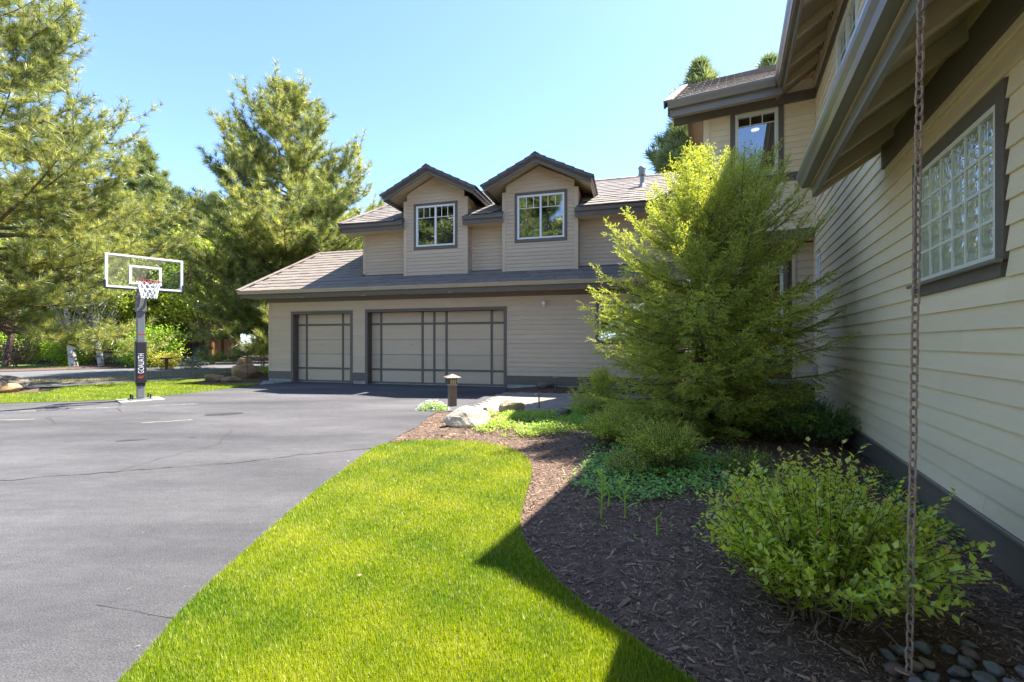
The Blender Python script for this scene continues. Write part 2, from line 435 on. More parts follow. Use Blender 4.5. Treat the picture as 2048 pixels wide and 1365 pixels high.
# ------------------------------------------------------------------ ground, drive, lawns, beds, road
LAWN = smooth_poly([(-1.63, 1.88), (-1.76, 2.54), (-1.86, 3.94), (-1.87, 5.2), (-1.84, 6.1), (-1.62, 6.40), (-1.19, 6.52), (-0.53, 6.42), (-0.08, 6.08), (0.17, 5.55),
                    (0.22, 4.93), (0.13, 4.2), (0.07, 3.61), (0.09, 3.2), (0.18, 2.88), (0.35, 2.49), (0.63, 2.05), (0.95, 1.55), (1.25, 0.8), (1.4, -0.5), (0.4, -2.2), (-0.9, -2.0), (-1.35, 0.0)], 5)
DRIVE = smooth_poly([(-1.70, 3.0), (-1.80, 5.0), (-1.80, 6.15), (-1.72, 7.0), (-1.60, 7.7), (-1.62, 8.5), (-1.55, 9.2), (-1.05, 9.45), (-0.75, 10.6), (-0.40, 12.4)], 1) + \
    [(-0.22, 12.75), (-0.13, 14.19), GW(0.1, 0.3), GW(-8.2, 0.3), GW(-8.25, -0.5), (-8.55, 15.1), (-9.0, 12.9), (-9.43, 11.42), (-10.4, 10.9), (-11.92, 10.48), (-15, 9.7), (-20, 8.6), (-24, 7.0), (-24, -6), (-1.0, -6), (-1.0, -1.5), (-1.25, 0), (-1.55, 2.0)]
PATH = smooth_poly([(-1.03, 9.42), (-0.3, 9.28), (0.35, 9.3), (1.2, 9.9), (2.2, 10.35), (3.2, 10.0), (4.3, 9.2), (5.6, 9.8), (5.2, 11.2), (4.0, 11.9), (2.3, 12.5), (0.9, 12.68), (-0.30, 12.72), (-0.68, 10.9)], 3)
FAR_LAWN = [(-24, 7.2), (-20, 8.7), (-15, 9.75), (-11.92, 10.5), (-10.4, 10.92), (-9.43, 11.45), (-9.0, 12.9), (-8.6, 15.0), (-8.7, 15.6), (-10.2, 15.0), (-11.0, 15.3), (-11.4, 17.0), (-12.2, 18.0), (-13.6, 16.0),
            (-14.4, 14.6), (-13.3, 12.9), (-14.6, 11.9), (-16.5, 11.4), (-20, 12.0), (-25, 12.0)]
def bed_height(X, Y):
    """soil level of the planted bed beside the house: sunk below lawn and drive edges, mounded inside"""
    X = np.asarray(X, float); Y = np.asarray(Y, float)
    inn = inside(LAWN, X, Y) | inside(DRIVE, X, Y) | inside(PATH, X, Y)
    d = np.minimum(np.minimum(edge_dist(LAWN, X, Y), edge_dist(DRIVE, X, Y)), edge_dist(PATH, X, Y))
    t = np.clip(d / 1.1, 0, 1); t = t * t * (3 - 2 * t)
    h = -0.012 + 0.085 * t + 0.012 * np.sin(3.1 * X + 1.7 * Y) * t + 0.01 * np.sin(6.3 * X - 4.1 * Y + 1) * t
    h -= 0.10 * np.exp(-((X - 1.75) ** 2 + (Y - 1.95) ** 2) / 0.12) * t
    return np.where(inn, -0.03, h)
def H1(x, y): return float(bed_height(np.array([x]), np.array([y]))[0])

xs = np.arange(-3.0, 7.01, 0.1); ys = np.arange(-2.0, 16.01, 0.1)
GX, GY = np.meshgrid(xs, ys); GXf, GYf = GX.ravel(), GY.ravel()
Z = bed_height(GXf, GYf)
edge = np.minimum.reduce([GXf + 3.0, 7.0 - GXf, GYf + 2.0, 16.0 - GYf])
Z = np.where(edge < 0.05, -0.05, Z)
nx = len(xs); ii, jj = np.meshgrid(np.arange(len(ys) - 1), np.arange(nx - 1), indexing='ij')
q = (ii * nx + jj).ravel(); FQ = np.stack([q, q + 1, q + nx + 1, q + nx], 1)
bed = np_obj("mulch_bed", np.stack([GXf, GYf, Z], 1), FQ, "soil", smooth=True); tag(bed, "dark brown bark mulch bed curving between the lawn and the house", kind="structure")
gnd = sheet("ground", [(-600, -200), (600, -200), (600, 900), (-600, 900)], -0.055, "forest_floor", "brown forest ground under the trees")
drive = sheet("driveway", DRIVE, 0.0, "asphalt", "grey weathered asphalt driveway in front of the garage", skirt=0.05)
lawn = sheet("lawn", LAWN, 0.012, "lawn_soil", "bright green mown lawn strip with a rounded end", skirt=0.06)
flawn = sheet("lawn", FAR_LAWN, 0.006, "lawn_soil", "lawn beyond the driveway around the basketball pole", skirt=0.06)
path = sheet("path", PATH, -0.008, "concrete", "paved walk leading from the driveway to the entry", skirt=0.05)
lane = sheet("side_lane", [(-30, 10.6), (-20, 12.2), (-14.4, 14.9), (-12.6, 19.2), (-11.9, 21.7), (-9.0, 27), (-9.8, 27.8), (-12.8, 22.4), (-13.4, 20.4), (-15.3, 16.4), (-20.5, 13.6), (-30, 12.0)], -0.012, "road_asphalt", "narrow asphalt lane behind the far lawn")
verge = sheet("verge", [(-30, 12.0), (-20.5, 13.6), (-15.3, 16.4), (-13.4, 20.4), (-12.8, 22.4), (-9.8, 27.8), (-11.5, 30), (-15.2, 26.1), (-15.7, 22.8), (-16.5, 20.6), (-17.2, 18.8), (-19.7, 17.3), (-30, 14.5)], -0.008, "dry_ground", "strip of dry tan grass beside the road")
road = sheet("road", [(-60, 10.5), (-30, 14.5), (-19.7, 17.3), (-17.2, 18.8), (-16.5, 20.6), (-15.7, 22.8), (-15.2, 26.1), (-11.5, 30), (-4, 38), (-8, 42), (-19, 36.5), (-21.3, 30), (-21.8, 26.5), (-22.6, 24.4), (-24.2, 22.4), (-28, 20.2), (-60, 15.5)], -0.004, "road_asphalt", "grey asphalt road curving past the far lawn")
ndrive = sheet("neighbor_driveway", [(-21.2, 30.4), (-19.4, 36.4), (-21.0, 39.5), (-24.5, 39), (-26.5, 38.0), (-24.8, 34.0)], -0.0005, "road_asphalt", "pale driveway in front of the wooden house across the road")
for poly, lab in (([(-17.5, 12.6), (-14.9, 14.2), (-13.6, 12.9), (-15.0, 12.1), (-17.5, 11.6), (-20, 12.0)], "mulch patch around the boulders at the lawn corner"),
                  ([(-11.6, 16.2), (-10.4, 15.15), (-8.75, 15.7), (-8.7, 17.2), (-9.4, 21.5), (-11.6, 20.4), (-12.1, 18.3)], "mulch bed with tan boulders beside the garage"),
                  ([(-40, 19.5), (-28, 20.6), (-24.4, 22.8), (-22.8, 24.8), (-22.0, 27), (-22.5, 31), (-30, 31), (-44, 28)], "mulch bank below the birch trees across the road")):
    sheet("mulch_patch", poly, 0.002, "soil", lab)
gravel = sheet("gravel_strip", [(-8.75, 15.75), (-8.5, 15.1), GW(-8.2, -0.45), GW(-8.15, -0.02), GW(-9.3, -0.02)], 0.012, "gravel_stone", "strip of grey gravel at the left garage corner", skirt=0.05)
for poly, lab in (([(-46, 27), (-30, 24.6), (-25.8, 26.2), (-28, 28.5), (-46, 31)], "green grass strip behind the mulch bank"),
                  ([(-19.5, 39), (-9.5, 33.2), (-6, 37), (-10, 44), (-19, 44)], "green grass beyond the road end")):
    sheet("lawn", poly, 0.008, "far_grass", lab)

# cracks, stain and chalk marks on the drive
def strip(name, pts, wd, m, lab, z=0.004, jit=0.0):
    pts = [np.array(p, float) for p in pts]; V = []
    fine = []
    for a, b in zip(pts, pts[1:]):
        n = max(2, int(np.hypot(*(b - a)) / 0.09))
        fine += [a + (b - a) * k / n for k in range(n)]
    fine.append(pts[-1])
    L = []; Rr = []
    for i, p in enumerate(fine):
        t = fine[min(i + 1, len(fine) - 1)] - fine[max(i - 1, 0)]; t = t / (np.hypot(*t) + 1e-9); nn = np.array((-t[1], t[0]))
        p = p + nn * random.gauss(0, jit); ww = wd * random.uniform(0.45, 1.5)
        L.append(p + nn * ww / 2); Rr.append(p - nn * ww / 2)
    o = sheet(name, [tuple(p) for p in L + Rr[::-1]], z, m, lab, parent=drive, kind=None)
    return o
strip("crack", [(-9.5, 4.1), (-7.2, 4.36), (-5.27, 4.63), (-4.1, 5.05), (-3.3, 5.3), (-2.6, 5.72), (-1.85, 6.05)], 0.017, "crack_dirt", "long jagged crack across the asphalt", jit=0.016)
strip("crack", [(-1.75, 2.3), (-2.0, 2.40), (-2.25, 2.44)], 0.004, "crack_dirt", "short thin crack near the lawn edge", jit=0.014)
strip("crack", [(-4.35, 5.0), (-4.3, 5.5), (-4.1, 6.3), (-4.6, 7.4)], 0.008, "crack_dirt", "thin branching crack", jit=0.02)
strip("crack", [(-9.2, 10.6), (-8.5, 9.7), (-8.0, 9.25), (-8.9, 8.6), (-8.0, 7.9), (-6.6, 8.4)], 0.013, "crack_dirt", "curved sealed crack below the hoop", jit=0.02)
strip("chalk_line", [(-10.2, 9.32), (-8.55, 9.98)], 0.035, "chalk", "faded white court line, left piece", jit=0.004)
strip("chalk_line", [(-8.2, 10.12), (-7.3, 10.45)], 0.03, "chalk", "faded white court line, right piece", jit=0.004)
strip("chalk_line", [(-9.9, 8.15), (-8.85, 8.35)], 0.06, "yellow_chalk", "pale yellow chalk stroke", jit=0.01)
strip("chalk_line", [(-6.55, 7.95), (-5.9, 8.3)], 0.05, "yellow_chalk", "faint cream chalk stroke", jit=0.01)
def blob(cx, cy, rx, ry, n=26, rot=0.0, j=0.16):
    return [(cx + (rx * math.cos(a) * math.cos(rot) - ry * math.sin(a) * math.sin(rot)) * (1 + random.uniform(-j, j)), cy + (rx * math.cos(a) * math.sin(rot) + ry * math.sin(a) * math.cos(rot)) * (1 + random.uniform(-j, j))) for a in [2 * math.pi * i / n for i in range(n)]]
sheet("stain", blob(-5.72, 8.95, 0.34, 0.17, rot=0.35, j=0.08), 0.004, "tar", "dark oval tar patch in the drive", parent=drive, kind=None)
sheet("stain", blob(-5.55, 6.55, 0.20, 0.05, rot=0.3), 0.004, "tar", "small dark stain in the drive", parent=drive, kind=None)
sheet("stain", blob(-4.8, 6.75, 0.06, 0.025, rot=0.3), 0.004, "tar", "tiny dark spot in the drive", parent=drive, kind=None)

# pavers of the walk (too foreshortened to pick apart far off: one mesh of separate stones)
mb = MB(); pv = np.random.default_rng(3)
a0 = R_(-14)
for i in range(-2, 60):
    for j in range(-16, 34):
        u = i * 0.215 + (0.107 if j % 2 else 0) ; v = j * 0.145
        cx = -1.1 + u * math.cos(a0) - v * math.sin(a0); cy = 9.6 + u * math.sin(a0) + v * math.cos(a0)
        if cx > 6.2: continue
        qx = np.array([cx - .09, cx + .09, cx + .09, cx - .09]); qy = np.array([cy - .07, cy - .07, cy + .07, cy + .07])
        if not inside(PATH, qx, qy).all(): continue
        dz = pv.uniform(-0.003, 0.004)
        hu, hv = 0.1045, 0.0695
        c = [(cx + sx * hu * math.cos(a0) - sy * hv * math.sin(a0), cy + sx * hu * math.sin(a0) + sy * hv * math.cos(a0)) for sx, sy in ((-1, -1), (1, -1), (1, 1), (-1, 1))]
        mb.prism([(x, y, -0.02) for x, y in c], [(x, y, 0.012 + dz) for x, y in c])
mb.build("paver", "paver_a", path, kind="stuff")
# ------------------------------------------------------------------ siding, windows
def siding(parent, T, rows_z, u_lo, u_hi, holes, m, name="siding_board", expo=0.146, maxlen=4.2, seed=1, slant=False):
    """lapped boards on the plane frame T(u, out, z); u_lo/u_hi give the wall's extent at a height; holes are (u0,u1,z0,z1)"""
    r = random.Random(seed)
    z0, z1 = rows_z
    z = z0
    while z < z1 - 0.004:
        zt = min(z + expo, z1); zm = (z + zt) / 2
        a, b = u_lo(zm), u_hi(zm)
        sl0, sl1 = (u_lo(z) - u_lo(zt - .001)), (u_hi(z) - u_hi(zt - .001))
        pieces = [(a, b, z, zt)]
        for h in holes:
            nxt = []
            for (p, q, lo, hi) in pieces:
                if h[1] <= p or h[0] >= q or h[3] <= lo or h[2] >= hi: nxt.append((p, q, lo, hi)); continue
                if p < h[0]: nxt.append((p, h[0], lo, hi))
                if q > h[1]: nxt.append((h[1], q, lo, hi))
                pm, qm = max(p, h[0]), min(q, h[1])
                if h[2] > lo: nxt.append((pm, qm, lo, h[2]))
                if h[3] < hi: nxt.append((pm, qm, h[3], hi))
            pieces = nxt
        for (p, q, lo, hi) in pieces:
            if q - p < 0.02 or hi - lo < 0.01: continue
            cuts = [p]
            if q - p > maxlen * 1.25:
                c = p + r.uniform(0.35, 1.0) * maxlen
                while c < q - 0.6: cuts.append(c); c += maxlen * r.uniform(0.85, 1.1)
            cuts.append(q)
            for c0, c1 in zip(cuts, cuts[1:]):
                g = 0.0012 if len(cuts) > 2 else 0.0
                f0 = (lo - z) / expo; f1 = (hi - z) / expo
                o0 = 0.027 - 0.020 * f0 + r.uniform(-.0008, .0008); o1 = 0.027 - 0.020 * f1
                zb = lo - (0.012 if lo == z else 0)
                mb = MB(T)
                l0, l1 = c0 + g, c0 + g; h0, h1 = c1 - g, c1 - g
                if slant and c0 == a: l0, l1 = u_lo(z), u_lo(zt - .001)
                if slant and c1 == b: h0, h1 = u_hi(z), u_hi(zt - .001)
                mb.prism([(l0, 0.0, zb), (l0, o0, zb), (l1, o1, hi), (l1, 0.0, hi)], [(h0, 0.0, zb), (h0, o0, zb), (h1, o1, hi), (h1, 0.0, hi)])
                mb.build(name, m, parent)
        z = zt

def window(parent, T, u0, u1, z0, z1, trim=0.1, sill=0.12, cols=1, slider=True, vinyl="window_white", muntin_rows=None, grid=None, glass="window_glass", depth=0.5, fw=0.055, label=None, tz=0.0, room=True, rm=.6):
    """trim casing, vinyl frame, panes and muntins; the white frame's outer edge is u0..u1, z0..z1"""
    mb = MB(T)
    if trim:
        mb.box(u0 - trim, u0, 0.0, 0.038, z0 - 0.0, z1 + trim); mb.box(u1, u1 + trim, 0.0, 0.038, z0 - 0.0, z1 + trim)
        mb.box(u0, u1, 0.0, 0.038, z1, z1 + trim)
        mb.box(u0 - trim - 0.0, u1 + trim + 0.0, 0.0, 0.042, z0 - sill, z0)
    else:
        mb.box(u0 - 0.001, u0 + 0.004, 0.0, 0.01, z0, z1)
    wdw = mb.build("window", "trim_paint", parent, bevel=0.004)
    if label: wdw["label"] = label
    f = MB(T)
    for a, b, c, d in ((u0, u0 + fw, z0, z1), (u1 - fw, u1, z0, z1), (u0 + fw, u1 - fw, z0, z0 + fw), (u0 + fw, u1 - fw, z1 - fw, z1)):
        f.box(a, b, -0.05, 0.028, c, d)
    f.build("frame", vinyl, wdw, bevel=0.004)
    iu0, iu1, iz0, iz1 = u0 + fw, u1 - fw, z0 + fw, z1 - fw
    edges = [iu0 + (iu1 - iu0) * k / cols for k in range(cols + 1)]
    for k in range(cols):
        a, b = edges[k], edges[k + 1]
        if k > 0:
            MB(T).box(a - 0.028, a + 0.028, -0.045, 0.02, iz0, iz1).build("mullion", vinyl, wdw, bevel=0.003)
        MB(T).box(a, b, -0.026, -0.020, iz0, iz1).build("pane", glass, wdw)
        if muntin_rows:
            zr = iz1 - muntin_rows * (iz1 - iz0)
            MB(T).box(a, b, -0.019, -0.008, zr - 0.009, zr + 0.009).build("muntin", vinyl, wdw)
            for j in (1, 2):
                x = a + (b - a) * j / 3
                MB(T).box(x - 0.009, x + 0.009, -0.019, -0.009, zr + 0.009, iz1).build("muntin", vinyl, wdw)
    if room:
        r = MB(T)
        r.box(u0 - rm, u1 + rm, -depth - 0.02, -depth, z0 - .6, z1 + .4); r.box(u0 - rm - .02, u0 - rm, -depth, -0.12, z0 - .6, z1 + .4); r.box(u1 + rm, u1 + rm + .02, -depth, -0.12, z0 - .6, z1 + .4)
        r.box(u0 - rm, u1 + rm, -depth, -0.12, z1 + .4, z1 + .42); r.box(u0 - rm, u1 + rm, -depth, -0.12, z0 - .62, z0 - .6)
        r.build("room_lining", "room_wall", wdw)
    return wdw

def tile_mesh(name, w_, l_, th=0.03, m="roof_tile"):
    """flat concrete tile: x across, y up the slope, slightly raised lower edge and a side lip"""
    mb = MB()
    mb.prism([(0.006, 0, 0.012), (w_ - 0.006, 0, 0.012), (w_ - 0.006, l_, -0.012), (0.006, l_, -0.012)],
             [(0.006, 0, 0.012 + th), (w_ - 0.006, 0, 0.012 + th), (w_ - 0.006, l_, th - 0.012), (0.006, l_, th - 0.012)])
    mb.box(-0.004, 0.012, 0, l_, -0.004, 0.02)
    me = bpy.data.meshes.new(name); me.from_pydata(mb.v, [], mb.f); me.update(); me.materials.append(MATS[m])
    return me, mb

# ================================================================== garage wing
gar = thing("garage", "taupe clapboard garage with two panelled doors and two gabled dormers above", "garage", (G_O[0], G_O[1], 0), -R_(G_ANG))
TF = lambda u, o, z: (u, -o, z)                        # front wall plane d = 0
def TFd(d): return lambda u, o, z: (u, d - o, z)
SMALL = (-8.07, -5.52, 0.0, 2.54); BIG = (-5.03, 0.03, 0.0, 2.56)
S0, S1 = -9.03, 5.2
mb = MB()
for a, b, c, d in ((S0, -7.97, -0.05, 3.35), (-5.62, -4.93, -0.05, 3.35), (-0.07, 2.885, -0.05, 3.35), (4.2, S1, -.05, 3.35), (2.885, 4.2, -.05, 1.5), (2.885, 4.2, 2.57, 3.35), (-7.97, -5.62, 2.45, 3.35), (-4.93, -0.07, 2.46, 3.35)):
    mb.box(a, b, 0.002, 0.24, c, d)
mb.box(S0, S0 + .2, .24, 7.6, -.05, 3.35); mb.box(S1 - .2, S1, .24, 7.6, -.05, 3.35); mb.box(S0, S1, 7.4, 7.6, -.05, 3.35)
mb.add([(S0 + .02, .24, 3.35), (S0 + .02, 7.6, 3.35), (S0 + .02, 3.7, 5.3), (S0 + .2, .24, 3.35), (S0 + .2, 7.6, 3.35), (S0 + .2, 3.7, 5.3)], [(0, 1, 2), (3, 5, 4), (0, 3, 4, 1), (0, 2, 5, 3), (1, 4, 5, 2)])
mb.build("wall", "siding_paint", gar)
siding(gar, TF, (0.392, 2.88), lambda z: S0 + .09, lambda z: S1, [(SMALL[0], SMALL[1], 0, 2.56), (BIG[0], BIG[1], 0, 2.58), (2.785, 4.3, 1.40, 2.68)], "siding_paint", seed=2)
# corner boards, skirt, foundation, frieze
MB().box(S0 - 0.02, S0 + .09, -0.026, 0.002, .392, 2.88).build("corner_board", "siding_paint", gar, bevel=.003)
for a, b in ((S0 - .025, SMALL[0]), (SMALL[1], BIG[0]), (BIG[1], S1)):
    MB().box(a, b, -0.034, 0.002, .115, .392).build("skirt_board", "trim_paint", gar, bevel=.004)
    MB().box(a + .01, b, -0.012, 0.0, -.05, .115).build("foundation", "concrete", gar)
MB().box(S0 - .03, S1, -0.036, 0.002, 2.88, 3.03).build("frieze_board", "trim_paint", gar, bevel=.004)
MB().box(S0 - .03, S1, -0.03, .1, 3.032, 3.06).build("frieze_cap", "trim_paint", gar)
# soffit with three white can trims standing in for sun glints, fascia, gutter
MB().box(-9.69, S1 + .1, -0.60, 0.0, 3.031, 3.045).build("soffit", "soffit_paint", gar)
for s in (-7.35, -4.9, -1.75):
    mb = MB(); mb.tube([(s, -.33, 3.012), (s, -.33, 3.032)], .075, 16); mb.build("soffit_glint", "white_paint", gar)
MB().box(-9.72, S1 + .1, -0.64, -0.601, 3.0, 3.14).build("fascia", "trim_paint", gar, bevel=.004)
def gutter(parent, pts_T, x0, x1, m="gutter_paint", h=.125, dpt=.12, name="gutter"):
    """K-style gutter running along x in frame pts_T(x, out, z)"""
    prof = [(0, 0), (dpt * .62, 0), (dpt * .74, h * .32), (dpt * .93, h * .62), (dpt, h * .80), (dpt, h), (dpt - .012, h), (dpt - .012, h * .84), (dpt * .86, h * .66), (dpt * .66, h * .36), (dpt * .56, .008), (.008, .008), (.008, h), (0, h)]
    mb = MB(pts_T)
    n = len(prof)
    r0 = [(x0, o, z) for o, z in prof]; r1 = [(x1, o, z) for o, z in prof]
    mb.add(r0 + r1, [(i, (i + 1) % n, n + (i + 1) % n, n + i) for i in range(n)])
    for x in (x0, x1):
        mb.prism([(x - .002, o, z) for o, z in prof[:6] + [(0, h)]], [(x + .002, o, z) for o, z in prof[:6] + [(0, h)]])
    return mb.build(name, m, parent)
gutter(gar, lambda x, o, z: (x, -.642 - o, 3.135 + z), -9.74, S1 + .1, "rafter_paint", h=.12, dpt=.10)

# lower roof: tiled front strip and the lower left gable
SL = 0.5; cs = math.cos(math.atan(SL)); sn = math.sin(math.atan(SL)); ANG = math.atan(SL)
D0, ZE = -0.70, 3.222
roof = MB()
roof.prism([(-9.72, D0, ZE), (-9.72, 3.7, ZE + SL * 4.4), (-9.72, 8.1, ZE), (-9.72, 8.1, ZE - .05), (-9.72, 3.7, ZE + SL * 4.4 - .05), (-9.72, D0, ZE - .05)],
           [(-5.2, D0, ZE), (-5.2, 3.7, ZE + SL * 4.4), (-5.2, 8.1, ZE), (-5.2, 8.1, ZE - .05), (-5.2, 3.7, ZE + SL * 4.4 - .05), (-5.2, D0, ZE - .05)])
roof.prism([(-5.2, D0, ZE), (-5.2, .7, ZE + SL * 1.4), (-5.2, .7, ZE + SL * 1.4 - .05), (-5.2, D0, ZE - .05)], [(S1 + .12, D0, ZE), (S1 + .12, .7, ZE + SL * 1.4), (S1 + .12, .7, ZE + SL * 1.4 - .05), (S1 + .12, D0, ZE - .05)])
roof = roof.build("roof", "shaded_tile", gar)
roof["label"] = "lower tiled roof with the left gable"
TW, EX = 0.345, 0.362
tme, tmb = tile_mesh("roof_tile", TW, EX + .07)
ntile = 0; extra = MB()
rt = random.Random(4)
def put_tile(s, k, d_first, z_first, stuffmb, parent, limit=300):
    global ntile
    y = k * EX
    d = d_first + y * cs; z = z_first + y * sn + 0.012
    dz = rt.uniform(-.003, .006); ry = rt.uniform(-.006, .006)
    M = Matrix.Translation((s, d, z + dz)) @ Matrix.Rotation(ANG, 4, 'X') @ Matrix.Rotation(ry, 4, 'Y')
    if ntile < limit:
        o = bpy.data.objects.new("roof_tile", tme); link(o, parent); o.matrix_local = M; ntile += 1
    else:
        stuffmb.add([tuple(M @ Vector(v)) for v in tmb.v], tmb.f)
jobs = []
for k in range(14):
    off = (k % 2) * TW / 2
    s = -9.70 + off
    while s < S1:
        y = k * EX
        if k < 4 or s < -5.5 + TW:
            if not (k >= 4 and s > -5.55): jobs.append((k, s))
        s += TW
jobs = [j for j in jobs if not (j[0] == 3 and j[1] > -5.4)]
jobs.sort(key=lambda j: (j[1] > 2.6, j[0]))
for k, s in jobs: put_tile(s, k, D0 - .03, ZE - .015, extra, roof)
# rake tiles and bargeboard on the left gable, ridge tiles
for k in range(13):
    y = k * EX; d = D0 - .03 + y * cs; z = ZE + y * sn + .045
    mb = MB(); M = Matrix.Translation((-9.80, d, z)) @ Matrix.Rotation(ANG, 4, 'X')
    mb.T = lambda x, y_, z_, M=M: tuple(M @ Vector((x, y_, z_)))
    mb.box(0, .17, 0, EX + .04, 0, .03); mb.box(0, .028, 0, EX + .04, -.10, 0)
    mb.build("rake_tile", "roof_tile", roof)
mb = MB(); mb.prism([(-9.735, D0, ZE - .05), (-9.735, 3.7, ZE + SL * 4.4 - .05), (-9.735, 3.7, ZE + SL * 4.4 - .22), (-9.735, D0, ZE - .22)], [(-9.70, D0, ZE - .05), (-9.70, 3.7, ZE + SL * 4.4 - .05), (-9.70, 3.7, ZE + SL * 4.4 - .22), (-9.70, D0, ZE - .22)])
mb.build("barge_board", "trim_paint", roof)
for k in range(12):
    s = -9.78 + k * .37
    mb = MB(); zr = ZE + SL * 4.4 + .05
    mb.prism([(s, 3.55, zr - .045), (s, 3.7, zr + .035), (s, 3.85, zr - .045), (s, 3.7, zr + .005)], [(s + .40, 3.55, zr - .055), (s + .40, 3.7, zr + .025), (s + .40, 3.85, zr - .055), (s + .40, 3.7, zr - .005)])
    mb.build("ridge_tile", "roof_tile", roof)

# garage doors
def garage_door(op, xs_, zs_, label):
    u0, u1, z1 = op
    d = 0.27
    mb = MB()
    for a, b in ((u0 - .1, u0), (u1, u1 + .1)): mb.box(a, b, -.035, .24, 0.0, z1 + .1)
    mb.box(u0, u1, -.035, .24, z1, z1 + .1)
    dr = mb.build("garage_door", "trim_paint", gar, bevel=.004); dr["label"] = label
    zz = [0.055, .50, 1.02, 1.53, 2.05, z1 + .02]
    for a, b in zip(zz, zz[1:]):
        MB().box(u0 - .02, u1 + .02, d, d + .045, a, b - .010).build("door_panel", "siding_paint", dr, bevel=.003)
    for x0, x1 in xs_: MB().box(x0, x1, d - .024, d - .001, zs_[0][1], z1).build("batten", "trim_paint", dr, bevel=.003)
    for za, zb in zs_[1:]: MB().box(u0 - .02, u1 + .02, d - .027, d - .002, za, zb).build("batten", "trim_paint", dr, bevel=.003)
    MB().box(u0 - .02, u1 + .02, d - .026, d - .001, zs_[0][0], zs_[0][1]).build("batten", "trim_paint", dr, bevel=.003)
    MB().box(u0, u1, d - .05, d + .05, -.02, .02).build("threshold", "concrete", dr)
    h = MB(); hx = (u0 + u1) / 2 - (.25 if u1 - u0 < 3 else 0.9)
    h.box(hx - .05, hx + .05, d - .035, d - .02, 1.36, 1.372); h.box(hx - .05, hx - .04, d - .03, d, 1.36, 1.372); h.box(hx + .04, hx + .05, d - .03, d, 1.36, 1.372)
    h.build("handle", "galvanised", dr)
ZS = ((.022, .078), (.468, .535), (2.03, 2.10))
garage_door((-7.97, -5.62, 2.44), ((-7.664, -7.592), (-6.145, -6.07)), ZS, "narrow single garage door with dark battens")
garage_door((-4.93, -.07, 2.46), ((-4.615, -4.54), (-3.045, -2.97), (-2.613, -2.54), (-2.174, -2.098), (-.594, -.519)), ZS, "wide double garage door with dark battens")
# ball lamp, ground floor window behind the spruce
lp = MB(); lp.tube([(1.234, -.03, 2.66), (1.234, -.06, 2.66)], .055, 16); lp = lp.build("wall_lamp", "white_paint", gar)
sp = []
import bmesh
def uv_ball(name, c, r, m, parent, sc3=(1, 1, 1), seg=16):
    bm = bmesh.new(); bmesh.ops.create_uvsphere(bm, u_segments=seg, v_segments=seg // 2, radius=r)
    for v in bm.verts: v.co = Vector((v.co.x * sc3[0] + c[0], v.co.y * sc3[1] + c[1], v.co.z * sc3[2] + c[2]))
    me = bpy.data.meshes.new(name); bm.to_mesh(me); bm.free(); me.materials.append(MATS[m])
    me.polygons.foreach_set("use_smooth", [True] * len(me.polygons))
    return link(bpy.data.objects.new(name, me), parent)
uv_ball("lamp_globe", (1.234, -.11, 2.64), .07, "white_paint", lp)
MB().tube([(1.234, -.10, 2.585), (1.234, -.11, 2.52)], [.028, .035], 12).build("lamp_socket", "white_paint", lp)
window(gar, TF, 2.885, 4.2, 1.50, 2.57, cols=2, label="ground floor window partly behind the spruce")

# upper storey: recessed walls
DU = 0.55
mb = MB()
mb.box(-5.45, S1, DU + .002, DU + .2, 3.5, 5.62); mb.box(-5.45, -5.25, DU + .2, 8.2, 3.5, 5.62); mb.box(S1 - .2, S1, DU + .2, 8.2, 3.4, 5.62); mb.box(-5.45, S1, 8.0, 8.2, 3.2, 5.62)
mb.add([(-5.44, DU, 5.62), (-5.44, 8.2, 5.62), (-5.44, 4.6, 7.6), (-5.25, DU, 5.62), (-5.25, 8.2, 5.62), (-5.25, 4.6, 7.6)], [(0, 1, 2), (3, 5, 4), (0, 3, 4, 1), (0, 2, 5, 3), (1, 4, 5, 2)])
mb.build("upper_wall", "siding_paint", gar)
for a, b in ((-5.36, -3.62), (-1.36, -.14), (2.23, S1)):
    siding(gar, TFd(DU), (3.83, 5.3), lambda z, a=a: a, lambda z, b=b: b, [], "siding_paint", expo=.118, seed=3)
MB().box(-5.47, -5.36, DU - .028, DU + .1, 3.74, 5.3).build("corner_board", "siding_paint", gar, bevel=.003)
# upper eaves in three runs
UE = []
for a, b in ((-5.98, -3.57), (-1.43, -.10), (2.17, S1 + .3)):
    MB().box(a, b, -.06, DU, 5.25, 5.265).build("soffit", "soffit_paint", gar)
    MB().box(a, b, -.085, -.052, 5.225, 5.39).build("fascia", "trim_paint", gar, bevel=.004)
    MB().box(a - .008, b + .008, -.135, -.087, 5.37, 5.49).build("eave_board", "trim_paint", gar, bevel=.006)
# upper roof
UD, UZ = -0.13, 5.49; RD = 4.62; RZ = UZ + SL * (RD - UD)
ur = MB()
for a, b in ((-5.95, S1 + .3),):
    E0 = .62; EZ0 = UZ + SL * (E0 - UD)
    for a2, b2 in ((a, -3.6), (-1.38, -.12), (2.21, b)): ur.prism([(a2, UD, UZ), (a2, E0, EZ0), (a2, E0, EZ0 - .06), (a2, UD, UZ - .06)], [(b2, UD, UZ), (b2, E0, EZ0), (b2, E0, EZ0 - .06), (b2, UD, UZ - .06)])
    ur.prism([(a, E0, EZ0), (a, RD, RZ), (a, 9.3, UZ), (a, 9.3, UZ - .06), (a, RD, RZ - .06), (a, E0, EZ0 - .06)], [(b, E0, EZ0), (b, RD, RZ), (b, 9.3, UZ), (b, 9.3, UZ - .06), (b, RD, RZ - .06), (b, E0, EZ0 - .06)])
ur = ur.build("upper_roof", "shaded_tile", gar)
ntile = 10 ** 9
ex2 = MB()
